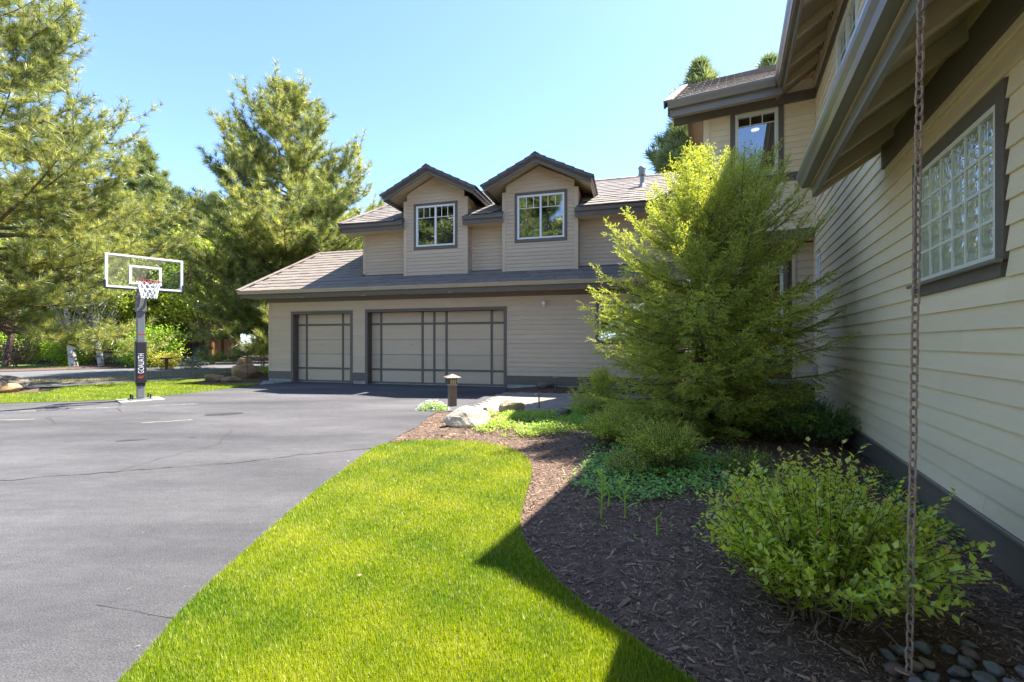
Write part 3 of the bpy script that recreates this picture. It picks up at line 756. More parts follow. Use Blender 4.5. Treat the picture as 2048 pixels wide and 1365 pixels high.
for k in range(15):
    s = -5.95 + (k % 2) * TW / 2
    while s < S1 + .2:
        y = k * EX; d = UD + y * cs
        hid = (-3.75 < s < -1.2 - TW + .1 or -.25 < s < 2.3 - TW + .1) and d < 1.4
        if not hid and not ((-3.6 < s + TW and s < -1.4 or -.12 < s + TW and s < 2.2) and d < .3): put_tile(s, k, UD - .03, UZ - .01, ex2, ur)
        s += TW
ex2.build("roof_tile", "roof_tile", ur, kind="stuff")
for k in range(14):
    y = k * EX; d = UD - .03 + y * cs; z = UZ + y * sn + .045
    M = Matrix.Translation((-6.02, d, z)) @ Matrix.Rotation(ANG, 4, 'X')
    mb = MB(lambda x, y_, z_, M=M: tuple(M @ Vector((x, y_, z_)))); mb.box(0, .17, 0, EX + .04, 0, .03); mb.box(0, .028, 0, EX + .04, -.10, 0)
    mb.build("rake_tile", "roof_tile", ur)
MB().prism([(-5.965, UD, UZ - .03), (-5.965, RD, RZ - .03), (-5.965, RD, RZ - .24), (-5.965, UD, UZ - .24)], [(-5.93, UD, UZ - .03), (-5.93, RD, RZ - .03), (-5.93, RD, RZ - .24), (-5.93, UD, UZ - .24)]).build("barge_board", "trim_paint", ur)
for k in range(31):
    s = -6.0 + k * .37
    mb = MB(); zr = RZ + .06
    mb.prism([(s, RD - .15, zr - .045), (s, RD, zr + .035), (s, RD + .15, zr - .045), (s, RD, zr + .005)], [(s + .40, RD - .15, zr - .055), (s + .40, RD, zr + .025), (s + .40, RD + .15, zr - .055), (s + .40, RD, zr - .005)])
    mb.build("ridge_tile", "roof_tile", ur)

# dormers
def dormer(sL, sR, sC, hw, win, label):
    DF = 0.15; ZA, ZEV = 7.06, 6.28; RF = -.45; RB = 3.5
    zt = lambda s: ZA - .14 - abs(s - sC) * (ZA - ZEV) / hw
    mb = MB()
    u0, u1, z0, z1 = win
    for a, b, c, d in ((sL, u0, 3.5, 6.15), (u1, sR, 3.5, 6.15), (u0, u1, 3.5, z0), (u0, u1, z1, 6.15)): mb.box(a, b, DF + .002, DF + .12, c, d)
    mb.box(sL, sL + .06, DF + .12, 2.2, 3.5, 6.15); mb.box(sR - .06, sR, DF + .12, 2.2, 3.5, 6.15)
    mb.add([(sL, DF + .002, 6.15), (sR, DF + .002, 6.15), (sC, DF + .002, zt(sC) - .0), (sL, 2.2, 6.15), (sR, 2.2, 6.15), (sC, 2.2, zt(sC))], [(0, 1, 2), (3, 5, 4), (0, 3, 4, 1), (0, 2, 5, 3), (1, 4, 5, 2)])
    dm = mb.build("dormer", "siding_paint", gar); dm["label"] = label
    def lim(sgn):
        def f(z):
            if z < 6.1: return sL + .095 if sgn < 0 else sR - .095
            hh = max(0.02, (ZA - .14 - z + .03) / ((ZA - ZEV) / hw))
            return max(sL + .095, sC - hh) if sgn < 0 else min(sR - .095, sC + hh)
        return f
    u0, u1, z0, z1 = win
    siding(dm, TFd(DF), (3.70, 6.95), lim(-1), lim(1), [(u0 - .09, u1 + .09, z0 - .11, z1 + .09)], "siding_paint", expo=.118, seed=5, slant=True)
    for a, b in ((sL - .025, sL + .095), (sR - .095, sR + .025)): MB().box(a, b, DF - .028, DF + .09, 3.66, 6.2).build("corner_board", "siding_paint", dm, bevel=.003)
    # boards on the right-hand side wall
    siding(dm, lambda u, o, z: (sR + o, u, z), (3.75, 6.2), lambda z: DF + .09, lambda z: 1.9 if z > 5.5 else DU, [], "siding_paint", expo=.118, seed=6)
    w_ = window(gar, TFd(DF), u0, u1, z0, z1, cols=2, muntin_rows=.27, trim=.085, sill=.10, rm=.12, depth=1.2, label=label.replace("dormer", "dormer window"))
    # roof
    for sg in (-1, 1):
        P = lambda o, z, d: (sC + sg * o, d, z)
        def slab(o0, o1, dz0, dz1, d0, d1):
            zA = lambda o: ZA - o * (ZA - ZEV) / hw
            return ([P(o0, zA(o0) + dz1, d0), P(o1, zA(o1) + dz1, d0), P(o1, zA(o1) + dz0, d0), P(o0, zA(o0) + dz0, d0)], [P(o0, zA(o0) + dz1, d1), P(o1, zA(o1) + dz1, d1), P(o1, zA(o1) + dz0, d1), P(o0, zA(o0) + dz0, d1)])
        sr = MB().prism(*slab(0.0, hw, -.05, -.005, RF + .04, RB)).build("dormer_roof", "soffit_paint", dm)
        MB().prism(*slab(0.0, hw + .01, -.205, -.102, RF + .012, RF + .045)).build("barge_board", "trim_paint", sr, bevel=.004)
        MB().prism(*slab(0.0, hw + .03, -.10, -.01, RF - .018, RF + .03)).build("barge_board", "trim_paint", sr, bevel=.004)
        # eave boards along the sides
        zE = ZEV
        MB().box(*sorted((sC + sg * (hw - .01), sC + sg * (hw + .02))), RF + .05, 1.75, zE - .205, zE - .10).build("fascia", "gutter_paint", sr)
        MB().box(*sorted((sC + sg * (hw + .022), sC + sg * (hw + .065))), RF - .018, 1.75, zE - .10, zE - .0).build("fascia", "gutter_paint", sr)
        a2 = math.atan((ZA - ZEV) / hw)
        n = 6; L = hw / math.cos(a2) + .08; el = L / n
        for k in range(n):
            o0 = (L - (k + 1) * el) * math.cos(a2); z0_ = ZA - o0 * math.tan(a2)
            M = Matrix.Translation((sC + sg * o0, RF - .07, z0_ + .0)) @ Matrix.Rotation(sg * a2, 4, 'Y')
            mb = MB(lambda x, y_, z_, M=M: tuple(M @ Vector((x, y_, z_))))
            lift = .0
            x0, x1 = (0, sg * (el + .03)); xa, xb = min(x0, x1), max(x0, x1)
            t0, t1 = (.035, .058) if sg > 0 else (.058, .035)
            mb.prism([(xa, 0, t0), (xb, 0, t1), (xb, 0, -.06 + (t1 - .035)), (xa, 0, -.06 + (t0 - .035))], [(xa, .19, t0), (xb, .19, t1), (xb, .03, t1 - .03), (xa, .03, t0 - .03)])
            mb.prism([(xa, .03, t0), (xb, .03, t1), (xb, .03, t1 - .03), (xa, .03, t0 - .03)], [(xa, .26, t0), (xb, .26, t1), (xb, .26, t1 - .03), (xa, .26, t0 - .03)])
            mb.build("rake_tile", "shaded_tile", sr)
        ft = MB()
        for k in range(5):
            for j in range(11):
                o0 = (L - (k + 1) * el * 1.2) * math.cos(a2); d = RF + .19 + j * TW
                if o0 < -.05: continue
                z0_ = ZA - o0 * math.tan(a2)
                M = Matrix.Translation((sC + sg * o0, d, z0_)) @ Matrix.Rotation(sg * a2, 4, 'Y')
                vs = [(0, 0, .0), (sg * el * 1.25, 0, .028), (sg * el * 1.25, TW - .01, .028), (0, TW - .01, .0)]
                ft.prism([tuple(M @ Vector(v)) for v in vs], [tuple(M @ Vector((v[0], v[1], v[2] + .03))) for v in vs])
        ft.build("roof_tile", "shaded_tile", sr, kind="stuff")
    mb = MB()
    for j in range(10):
        d = RF - .08 + j * .37
        mb.prism([(sC - .15, d, ZA - .01), (sC, d, ZA + .085), (sC + .15, d, ZA - .01), (sC, d, ZA + .04)], [(sC - .15, d + .4, ZA - .02), (sC, d + .4, ZA + .075), (sC + .15, d + .4, ZA - .02), (sC, d + .4, ZA + .03)])
    mb.build("ridge_tile", "shaded_tile", dm, kind="stuff")
dormer(-3.62, -1.36, -2.51, 1.56, (-3.18, -1.78, 4.64, 6.00), "left dormer with a plain two-light window")
dormer(-.14, 2.23, 1.04, 1.62, (.335, 1.83, 4.68, 6.06), "right dormer beside the vent pipe")
# roof vent pipe
vp = MB(); vp.tube([(4.17, 2.3, 6.62), (4.17, 2.3, 7.15)], .075, 16); vp.tube([(4.17, 2.3, 6.60), (4.17, 2.3, 6.84)], [.20, .085], 16)
vp = vp.build("vent_pipe", "galvanised", gar, smooth=False)
MB().tube([(4.17, 2.3, 7.12), (4.17, 2.3, 7.15), (4.17, 2.3, 7.16), (4.17, 2.3, 7.34), (4.17, 2.3, 7.36), (4.17, 2.3, 7.42)], [.13, .13, .115, .115, .14, .11], 16).build("vent_cap", "galvanised", vp)
# ================================================================== main house on the right
hs = thing("house", "two-storey clapboard house with deep rafter eaves and a glass block window", "house", (0, 0, 0), -R_(H_ANG))
WA, CB = 1.46, 10.27
TR = lambda u, o, z: (WA - o, u, z)          # right-hand wall, u runs away from the camera
TC = lambda u, o, z: (u, CB - o, z)          # cross wall facing the camera
BN = -2.0                                    # the wall goes on past the camera
mb = MB()
mb.box(WA + .002, WA + .2, BN, 3.66, -.1, 3.6); mb.box(WA + .002, WA + .2, 5.01, 9.66, -.1, 3.6); mb.box(WA + .002, WA + .2, 10.06, CB + 6, -.1, 3.6)
mb.box(WA + .002, WA + .2, 3.66, 5.01, -.1, 1.9); mb.box(WA + .002, WA + .2, 3.66, 5.01, 2.9, 3.6)
mb.box(WA + .002, WA + .2, 9.66, 10.06, -.1, 2.0); mb.box(WA + .002, WA + .2, 9.66, 10.06, 3.1, 3.6)
mb.box(WA + .002, WA + .2, 5.95, 7.0, 3.6, 6.8); mb.box(WA + .002, WA + .2, 8.3, CB + 6, 3.6, 6.8); mb.box(WA + .002, WA + .2, 7.0, 8.3, 3.6, 4.9); mb.box(WA + .002, WA + .2, 7.0, 8.3, 6.05, 6.8)
mb.box(WA + .2, 8.0, BN, BN + .2, -.1, 3.6); mb.box(WA + .2, 8.0, 5.95, 6.15, 3.0, 6.8); mb.box(7.8, 8.0, BN, CB + 6, -.1, 6.8)
mb.add([(WA, 5.96, 6.8), (8.0, 5.96, 6.8), (4.73, 5.96, 8.9), (WA, 6.15, 6.8), (8.0, 6.15, 6.8), (4.73, 6.15, 8.9)], [(0, 2, 1), (3, 4, 5), (0, 1, 4, 3), (0, 3, 5, 2), (1, 2, 5, 4)])
mb.build("wall", "siding_paint_pale", hs)
GB = (3.705, 4.98, 1.925, 2.862)
WU = (7.0, 8.33, 4.92, 6.06)
siding(hs, TR, (.335, 6.10), lambda z: BN if z < 3.30 else 5.93, lambda z: CB - .02, [(GB[0] - .1, GB[1] + .1, GB[2] - .115, GB[3] + .11), (9.66, 10.06, 1.98, 3.12), (WU[0] - .02, WU[1] + .02, WU[2] - .12, 6.2)], "siding_paint_pale", seed=8, maxlen=3.7, expo=.148)
MB(TR).box(BN, CB, 0.0, .036, .085, .335).build("skirt_board", "trim_paint", hs, bevel=.005)
MB(TR).box(BN, CB, 0.0, .015, -.1, .085).build("foundation", "concrete", hs)
MB(TR).box(BN, CB, 0.036, .05, .318, .334).build("drip_cap", "gutter_paint", hs)
MB(TR).box(BN, 5.92, 0.0, .05, 3.225, 3.485).build("frieze_board", "trim_paint", hs, bevel=.004)
MB(TR).box(BN, 5.90, 0.0, .03, 3.165, 3.224).build("frieze_moulding", "siding_paint_pale", hs, bevel=.004)
MB(TR).box(5.93, CB, 0.0, .03, 6.10, 6.27).build("frieze_board", "trim_paint", hs, bevel=.004)

# glass block window: six by four panes
gw = MB(TR)
u0, u1, z0, z1 = GB
gw.box(u0 - .095, u0, 0, .034, z0 - .02, z1 + .105); gw.box(u1, u1 + .095, 0, .034, z0 - .02, z1 + .105); gw.box(u0, u1, 0, .034, z1, z1 + .105)
gw.box(u0 - .06, u1 + .06, 0, .034, z0 - .115, z0 - .022)
gw = gw.build("window", "trim_paint", hs, bevel=.004); gw["label"] = "glass block window with cream bars and ribbed panes"
MB(TR).box(u0 - .10, u1 + .10, 0.035, .075, z0 - .034, z0 - .008).build("sill", "gutter_paint", gw, bevel=.004)
f = MB(TR)
for a, b, c, d in ((u0, u0 + .036, z0, z1), (u1 - .036, u1, z0, z1), (u0 + .036, u1 - .036, z0, z0 + .036), (u0 + .036, u1 - .036, z1 - .036, z1)): f.box(a, b, -.06, .03, c, d)
f.build("frame", "window_vinyl", gw, bevel=.004)
nc, nr = 6, 4
cw = (u1 - u0 - .072) / nc; ch = (z1 - z0 - .072) / nr
bar = .021
def rib_pane():
    mb = MB(TR); n = 9; hw_ = cw / 2 - bar / 2; hh = ch / 2 - bar / 2
    k = 28; vs = []
    for i in range(k + 1):
        x = -hw_ + 2 * hw_ * i / k; o = .004 + .0045 * math.cos(2 * math.pi * n * i / k)
        vs += [(x, o, -hh), (x, o, hh)]
    mb.add(vs, [(2 * i, 2 * i + 2, 2 * i + 3, 2 * i + 1) for i in range(k)])
    return mb
for i in range(nc):
    for j in range(nr):
        cu = u0 + .036 + (i + .5) * cw; cz = z0 + .036 + (j + .5) * ch
        base = rib_pane()
        if i == j == 0:
            off0 = (cu, cz)
            base.T = None
            me = bpy.data.meshes.new("pane"); me.from_pydata([(x, y, z) for x, y, z in base.v], [], base.f); me.materials.append(MATS["ribbed_glass"])
            me.polygons.foreach_set("use_smooth", [True] * len(me.polygons)); me.update()
        o = bpy.data.objects.new("pane", me); link(o, gw); o.location = (0, cu, cz)
for i in range(1, nc):
    x = u0 + .036 + i * cw; MB(TR).box(x - bar / 2, x + bar / 2, -.03, .016, z0 + .036, z1 - .036).build("muntin", "window_vinyl", gw)
for j in range(1, nr):
    z = z0 + .036 + j * ch; MB(TR).box(u0 + .036, u1 - .036, -.03, .0145, z - bar / 2, z + bar / 2).build("muntin", "window_vinyl", gw)
r = MB(TR); r.box(u0 - .6, u1 + .6, -1.6, -1.58, z0 - .9, z1 + .6); r.box(u0 - .62, u0 - .6, -1.6, -.22, z0 - .9, z1 + .6); r.box(u1 + .6, u1 + .62, -1.6, -.22, z0 - .9, z1 + .6); r.box(u0 - .6, u1 + .6, -1.6, -.22, z1 + .6, z1 + .62); r.box(u0 - .6, u1 + .6, -1.6, -.22, z0 - .92, z0 - .9)
r.build("room_lining", "tiled_room", gw)
# small window by the corner, upper window above the lower roof, socket box
window(hs, TR, 9.70, 10.02, 2.05, 3.05, trim=.0, vinyl="window_white", fw=.06, label="narrow white window at the wall corner", depth=.5)
window(hs, TR, *WU, cols=2, muntin_rows=.3, trim=0, vinyl="window_vinyl", fw=.12, label="upper cream window above the lower roof")
so_ = MB(TR).box(9.92, 10.08, .02, .075, .76, .98).build("socket_box", "plastic_grey", hs, bevel=.012)
MB(TR).box(9.945, 10.055, .076, .09, .80, .94).build("socket_cover", "plastic_grey", so_, bevel=.006)

# lower eave: deck, rafters, blocking, fascia, gutter
PL = .66
zr_ = lambda a, b0=WA, z=3.60: z + (a - WA) * PL
mb = MB(); mb.prism([(.80, BN, zr_(.80)), (6.0, BN, zr_(6.0)), (6.0, BN, zr_(6.0) + .09), (.74, BN, zr_(.74) + .09)], [(.80, 5.92, zr_(.80)), (6.0, 5.92, zr_(6.0)), (6.0, 5.92, zr_(6.0) + .09), (.74, 5.92, zr_(.74) + .09)])
lr = mb.build("lower_roof", "soffit_paint", hs); lr["label"] = "lower roof over the near wall"
for b in np.arange(-1.4, 5.6, .757):
    b = float(b) + .09
    mb = MB(); mb.prism([(.845, b, zr_(.845) - .002), (WA - .03, b, zr_(WA - .03) - .002), (WA - .03, b, zr_(WA - .03) - .15), (.845, b, zr_(.845) - .15)], [(.845, b + .09, zr_(.845) - .002), (WA - .03, b + .09, zr_(WA - .03) - .002), (WA - .03, b + .09, zr_(WA - .03) - .15), (.845, b + .09, zr_(.845) - .15)])
    mb.build("rafter", "rafter_paint", lr, bevel=.004)
    bl = MB(TR).box(b + .092, b + .755, .0, .06, 3.488, 3.60).build("blocking", "soffit_paint", lr)
    for q in (.22, .34):
        v = MB(TR); v.tube([(b + q, .055, 3.53), (b + q, .063, 3.53)], .032, 14); v.build("vent_hole", "dark_void", bl)
mb = MB(); mb.prism([(.79, 5.90, zr_(.79) + .06), (WA, 5.90, zr_(WA) + .05), (WA, 5.90, zr_(WA) - .15), (.845, 5.90, zr_(.845) - .165)], [(.79, 5.96, zr_(.79) + .06), (WA, 5.96, zr_(WA) + .05), (WA, 5.96, zr_(WA) - .15), (.845, 5.96, zr_(.845) - .165)])
mb.build("barge_board", "soffit_paint", lr, bevel=.004)
MB().box(.805, .845, BN, 5.925, 3.03, 3.235).build("fascia", "gutter_paint", lr, bevel=.004)
MB().box(.785, .803, BN, 5.925, 3.125, 3.26).build("gutter_strip", "rafter_paint", lr)
gutter(lr, lambda x, o, z: (.783 - o, x, 3.14 + z), BN, 5.93, h=.14, dpt=.125)
# upper eave of this wing
UZ_ = lambda a: 6.62 + (a - WA) * .68
mb = MB(); mb.prism([(.80, 5.35, UZ_(.80)), (4.73, 5.35, UZ_(4.73)), (8.66, 5.35, UZ_(.80)), (8.66, 5.35, UZ_(.80) + .09), (4.73, 5.35, UZ_(4.73) + .09), (.78, 5.35, UZ_(.78) + .09)],
                    [(.80, 10.2, UZ_(.80)), (4.73, 10.2, UZ_(4.73)), (8.66, 10.2, UZ_(.80)), (8.66, 10.2, UZ_(.80) + .09), (4.73, 10.2, UZ_(4.73) + .09), (.78, 10.2, UZ_(.78) + .09)])
ur2 = mb.build("upper_roof", "soffit_wood", hs); ur2["label"] = "upper roof above the right-hand wall"
for b in (5.6, 6.0, 6.665, 7.42, 8.181, 8.95, 9.62):
    mb = MB(); mb.prism([(.90, b - .045, UZ_(.9) - .002), (WA + .1, b - .045, UZ_(WA + .1) - .002), (WA + .1, b - .045, UZ_(WA + .1) - .16), (.90, b - .045, UZ_(.9) - .12)], [(.90, b + .045, UZ_(.9) - .002), (WA + .1, b + .045, UZ_(WA + .1) - .002), (WA + .1, b + .045, UZ_(WA + .1) - .16), (.90, b + .045, UZ_(.9) - .12)])
    mb.build("rafter", "rafter_paint", ur2, bevel=.004)
    bl = MB(TR).box(b + .048, b + .70, .0, .05, 6.27, 6.62).build("blocking", "soffit_paint", ur2)
    for q in (.2, .34):
        v = MB(TR); v.tube([(b + q, .045, 6.5), (b + q, .056, 6.5)], .035, 14); v.build("vent_hole", "dark_void", bl)
MB().box(.862, .898, 5.35, 9.74, 6.10, 6.33).build("fascia", "gutter_paint", ur2, bevel=.004)
gutter(ur2, lambda x, o, z: (.86 - o, x, 6.19 + z), 5.35, 9.72, h=.15, dpt=.135)

# cross wing: upper wall facing the camera
mb = MB()
WC = (.075, .838, 4.80, 6.05)
for a, b, c, d in ((-.5, WC[0], 3.44, 6.5), (WC[1], WA, 3.44, 6.5), (WC[0], WC[1], 3.44, WC[2]), (WC[0], WC[1], WC[3], 6.5)): mb.box(a, b, CB + .002, CB + .2, c, d)
mb.box(-.5, -.3, CB + .2, 17.0, 3.44, 6.6); mb.box(-.5, 3, 16.8, 17.0, 0, 6.6); mb.box(-.5, WA, CB + .2, 17.0, 3.44, 3.47)
mb.add([(-.49, CB, 6.6), (-.49, 17.0, 6.6), (-.49, 13.6, 8.45), (-.3, CB, 6.6), (-.3, 17.0, 6.6), (-.3, 13.6, 8.45)], [(0, 1, 2), (3, 5, 4), (0, 3, 4, 1), (0, 2, 5, 3), (1, 4, 5, 2)])
mb.build("cross_wall", "siding_paint_pale", hs)
siding(hs, TC, (4.74, 6.08), lambda z: -.41, lambda z: WA - .03, [(WC[0] - .09, WC[1] + .09, 4.7, 6.2)], "siding_paint_pale", seed=9, expo=.12)
siding(hs, TC, (3.63, 4.57), lambda z: -.41, lambda z: WA - .03, [], "siding_paint_pale", seed=10, expo=.148)
MB(TC).box(-.52, -.41, -.02, .03, 3.63, 6.08).build("corner_board", "siding_paint_pale", hs, bevel=.003)
MB(TC).box(WA - .03, WA - .022, 0, .026, 3.63, 6.08).build("corner_board", "siding_paint_pale", hs)
MB(TC).box(-1.10, WA - .03, 0, .075, 6.08, 6.265).build("frieze_beam", "trim_paint", hs, bevel=.005)
MB(TC).box(-.52, WA - .03, 0, .035, 4.57, 4.74).build("band_board", "trim_paint", hs, bevel=.004)
MB(TC).box(-.52, WA - .03, 0, .035, 3.44, 3.63).build("band_board", "trim_paint", hs, bevel=.004)
for a, b in ((WC[0] - .09, WC[0]), (WC[1], WC[1] + .09)): MB(TC).box(a, b, 0, .034, 4.741, 6.079).build("casing", "trim_paint", hs, bevel=.003)
wc = window(hs, TC, *WC, trim=0, vinyl="window_vinyl", fw=.062, muntin_rows=.16, label="upper cream window with a curtain and lit lamp inside", depth=2.2)
c = MB(TC)
for k in range(7): c.tube([(.62 + .034 * k + .0, -.33 + .02 * (k % 2), 6.02), (.60 + .036 * k, -.33 + .02 * (k % 2), 5.5), (.50 + .052 * k, -.33 + .02 * (k % 2), 4.6)], .026, 8)
c.build("curtain", "curtain_cloth", wc)
uv_ball("ceiling_lamp", (.46, CB + .55, 5.93), .06, "lit_lamp", wc, (1.4, 1.4, .4))
# lower level under the cross wing: recessed porch wall, window, stone base
PB = CB + .32
mb = MB()
for a, b, c, d in ((-.3, .12, .6, 3.44), (.95, WA, .6, 3.44), (.12, .95, .6, .95), (.12, .95, 3.0, 3.44)): mb.box(a, b, PB, PB + .15, c, d)
mb.box(-.3, -.15, PB + .15, PB + 2.35, -.05, 3.44)
mb.build("porch_wall", "porch_wood", hs)
siding(hs, lambda u, o, z: (u, PB - o, z), (.70, 3.40), lambda z: 1.16, lambda z: WA, [], "siding_paint", seed=12, expo=.148)
MB().box(1.10, 1.16, PB - .04, PB, .68, 3.44).build("corner_board", "soffit_paint", hs)
window(hs, lambda u, o, z: (u, PB - .001 - o, z), .12, .95, .95, 3.0, trim=.08, vinyl="window_vinyl", label="tall entry window behind the spruce")
MB().box(-.55, WA, CB - .06, PB + .05, .62, .69).build("stone_cap", "concrete", hs, bevel=.01)
mb = MB(); mb.box(-.45, WA, CB + .12, PB, -.1, .62); sb = mb.build("stone_base", "stone_wall", hs)
rs = random.Random(5); z = -.05
while z < .60:
    hgt = min(rs.uniform(.12, .2), .62 - z)
    x = -.5
    while x < WA - .05:
        wd = min(rs.uniform(.18, .5), WA - x); o = rs.uniform(.0, .05)
        MB().box(x + .008, x + wd - .008, CB + .02 - o, CB + .13, z + .008, z + hgt - .008).build("stone", "stone_wall", sb, bevel=.014)
        x += wd
    z += hgt
for a in (-.42,): MB().box(a - .1, a + .1, CB - .1, CB + .1, .0, 3.44).build("porch_post", "porch_wood", hs, bevel=.01)
# cross roof with overhanging rake, purlins and tiles
P6 = .60; EB, EZ = 9.72, 6.32; RB_, RZ_ = 13.62, 6.32 + .6 * 3.9
def croof(a0, a1, b0):
    z0_ = EZ + P6 * (b0 - EB)
    return [[(a, b0, z0_), (a, RB_, RZ_), (a, 17.52, EZ), (a, 17.52, EZ - .07), (a, RB_, RZ_ - .07), (a, b0, z0_ - .07)] for a in (a0, a1)]
mb = MB(); mb.prism(*croof(-1.15, .80, EB)); mb.prism(*croof(.80, 5.5, 10.22))
cr_ = mb.build("cross_roof", "soffit_wood", hs); cr_["label"] = "tiled gable roof above the upper cream window"
ca = math.atan(P6); tl = MB(); ntile = 10 ** 9
for k in range(13):
    s = -1.13 + (k % 2) * TW / 2
    while s < .95:
        y = k * EX
        M = Matrix.Translation((s, EB - .03 + y * math.cos(ca), EZ + y * math.sin(ca) + rt.uniform(-.002, .006))) @ Matrix.Rotation(ca, 4, 'X')
        tl.add([tuple(M @ Vector(v)) for v in tmb.v], tmb.f); s += TW
tl.build("roof_tile", "roof_tile", cr_, kind="stuff")
for k in range(12):
    y = k * EX
    M = Matrix.Translation((-1.25, EB - .04 + y * math.cos(ca), EZ + .03 + y * math.sin(ca))) @ Matrix.Rotation(ca, 4, 'X')
    mb = MB(lambda x, y_, z_, M=M: tuple(M @ Vector((x, y_, z_)))); mb.box(0, .17, 0, EX + .04, 0, .035); mb.box(0, .03, 0, EX + .04, -.12, 0); mb.build("rake_tile", "roof_tile", cr_)
for b0, z0_, b1, z1_ in ((EB, EZ, RB_, RZ_), (RB_, RZ_, 17.52, EZ)):
    mb = MB(); mb.prism([(-1.17, b0, z0_ - .02), (-1.17, b1, z1_ - .02), (-1.17, b1, z1_ - .26), (-1.17, b0, z0_ - .26)], [(-1.13, b0, z0_ - .02), (-1.13, b1, z1_ - .02), (-1.13, b1, z1_ - .26), (-1.13, b0, z0_ - .26)]); mb.build("barge_board", "trim_paint", cr_)
for b, z in ((15.6, EZ + P6 * (17.52 - 15.6) - .26), (RB_, RZ_ - .3), (17.0, EZ + .05)):
    MB().box(-1.12, -.5, b - .07, b + .07, z - .14, z + .16).build("purlin", "trim_paint" if b == 15.6 else "rafter_paint", cr_)
MB().box(-1.15, .86, EB + .0, EB + .035, 6.05, 6.24).build("fascia", "gutter_paint", cr_, bevel=.004)
MB().box(-1.13, .86, EB + .035, CB, 6.23, 6.245).build("soffit", "soffit_paint", cr_)
gutter(cr_, lambda x, o, z: (x, EB - .002 - o, 6.19 + z), -1.16, .74, h=.15, dpt=.12)

# ================================================================== rain chain
chn = thing("rain_chain", "rusty iron rain chain hanging from the near gutter into the shrub", "rain chain", (*HW(.675, 2.44), 0), -R_(H_ANG))
lm = MB(); ring = []
Lh, Rw, wr = .0225, .0132, .0043
n = 18
pts = []
for i in range(n):
    a = 2 * math.pi * i / n
    pts.append((Rw * math.cos(a), 0, Rw * math.sin(a) + (Lh - Rw + .0) * (1 if math.sin(a) >= 0 else -1)))
V = []; F = []
for i in range(n):
    p = Vector(pts[i]); t = (Vector(pts[(i + 1) % n]) - Vector(pts[i - 1])).normalized(); nn = Vector((0, 1, 0)); bb = t.cross(nn)
    for j in range(6):
        a = 2 * math.pi * j / 6; V.append(tuple(p + wr * (math.cos(a) * nn + math.sin(a) * bb)))
for i in range(n):
    for j in range(6): F.append((i * 6 + j, i * 6 + (j + 1) % 6, ((i + 1) % n) * 6 + (j + 1) % 6, ((i + 1) % n) * 6 + j))
lme = bpy.data.meshes.new("link"); lme.from_pydata(V, [], F); lme.materials.append(MATS["rust"]); lme.polygons.foreach_set("use_smooth", [True] * len(F)); lme.update()
z = 3.155; k = 0
rc = random.Random(2)
while z > .03:
    o = bpy.data.objects.new("link", lme); link(o, chn)
    o.location = (rc.uniform(-.0015, .0015) + .043 * z / 3.1, rc.uniform(-.001, .001), z); o.rotation_euler = (rc.uniform(-.05, .05), rc.uniform(-.05, .05), (k % 2) * math.pi / 2 + R_(28) + rc.uniform(-.12, .12))
    z -= .0362; k += 1
hk = MB(); hk.tube([(-.012 + .03 * math.cos(a), .012 * math.sin(a), .018 + .012 * math.sin(a * .5)) for a in np.linspace(0, 5.2, 14)], .006, 8); hk.build("hook", "rust", chn, smooth=True)

# ================================================================== basketball hoop
hp_base = Vector((-9.13, 11.06, 0.0)); nrm = Vector((.737, -.676, 0)); rgt = Vector((.676, .737, 0))
hoop = thing("basketball_hoop", "basketball hoop on a grey pole with glass backboard by the far lawn", "basketball hoop", tuple(hp_base), math.atan2(rgt.y, rgt.x))
# local frame: x along the board, -y towards the court
MB().box(-.075, .075, -.075, .075, .07, 2.62).build("pole", "grey_metal", hoop, bevel=.012)
bp = MB().box(-.22, .22, -.2, .2, .03, .055).build("base_plate", "grey_metal", hoop, bevel=.006)
MB().box(-.42, .42, -.40, .40, -.02, .03).build("footing", "concrete", bp)
for x in (-.17, .17):
    for y in (-.15, .15): MB().tube([(x, y, .055), (x, y, .16)], .018, 8).build("bolt", "black_pad", bp)
pd = MB().box(-.108, .108, -.108, .108, .43, 1.46).build("pole_pad", "black_pad", hoop, bevel=.03)
MB().box(-.11, .11, -.11, .11, .50, .515).build("pad_strap", "black_pad", pd)
MB().box(-.085, .085, -.085, .085, .36, .43).build("pole_collar", "black_pad", hoop, bevel=.01)
MB().box(-.10, .10, -.11, .10, 2.18, 2.55).build("crank_housing", "grey_metal", hoop, bevel=.012)
MB().box(-.077, .077, -.077, .0, 1.62, 1.64).build("warning_label", "red_paint", hoop)
for x in (-.062, .062):
    a = MB(); a.tube([(x, -.02, 2.25), (x, -.62, 2.80)], .028, 8); a.build("arm", "grey_metal", hoop)
    a = MB(); a.tube([(x, .02, 2.58), (x, -.62, 3.18)], .028, 8); a.build("arm", "grey_metal", hoop)
by0, by1, bz0, bz1, bw = -.70, -.68, 2.67, 3.44, .72
bb = MB().box(-bw, bw, by0, by1, bz0, bz1).build("backboard", "board_glass", hoop)
f = MB()
for a, b, c, d in ((-bw, -bw + .052, bz0, bz1), (bw - .052, bw, bz0, bz1), (-bw + .052, bw - .052, bz0, bz0 + .045), (-bw + .052, bw - .052, bz1 - .045, bz1)): f.box(a, b, by0 - .006, by1 + .03, c, d)
f.build("board_frame", "white_paint", bb, bevel=.004)
f = MB()
for a, b, c, d in ((-.30, -.25, 2.78, 3.22), (.25, .30, 2.78, 3.22), (-.25, .25, 3.17, 3.22), (-.25, .25, 2.78, 2.83)): f.box(a, b, by0 - .004, by0 - .001, c, d)
f.build("target_square", "white_paint", bb)
f = MB()
for x in (-.27, .27): f.box(x - .012, x + .012, by1 + .005, by1 + .03, bz0 + .05, bz1 - .05)
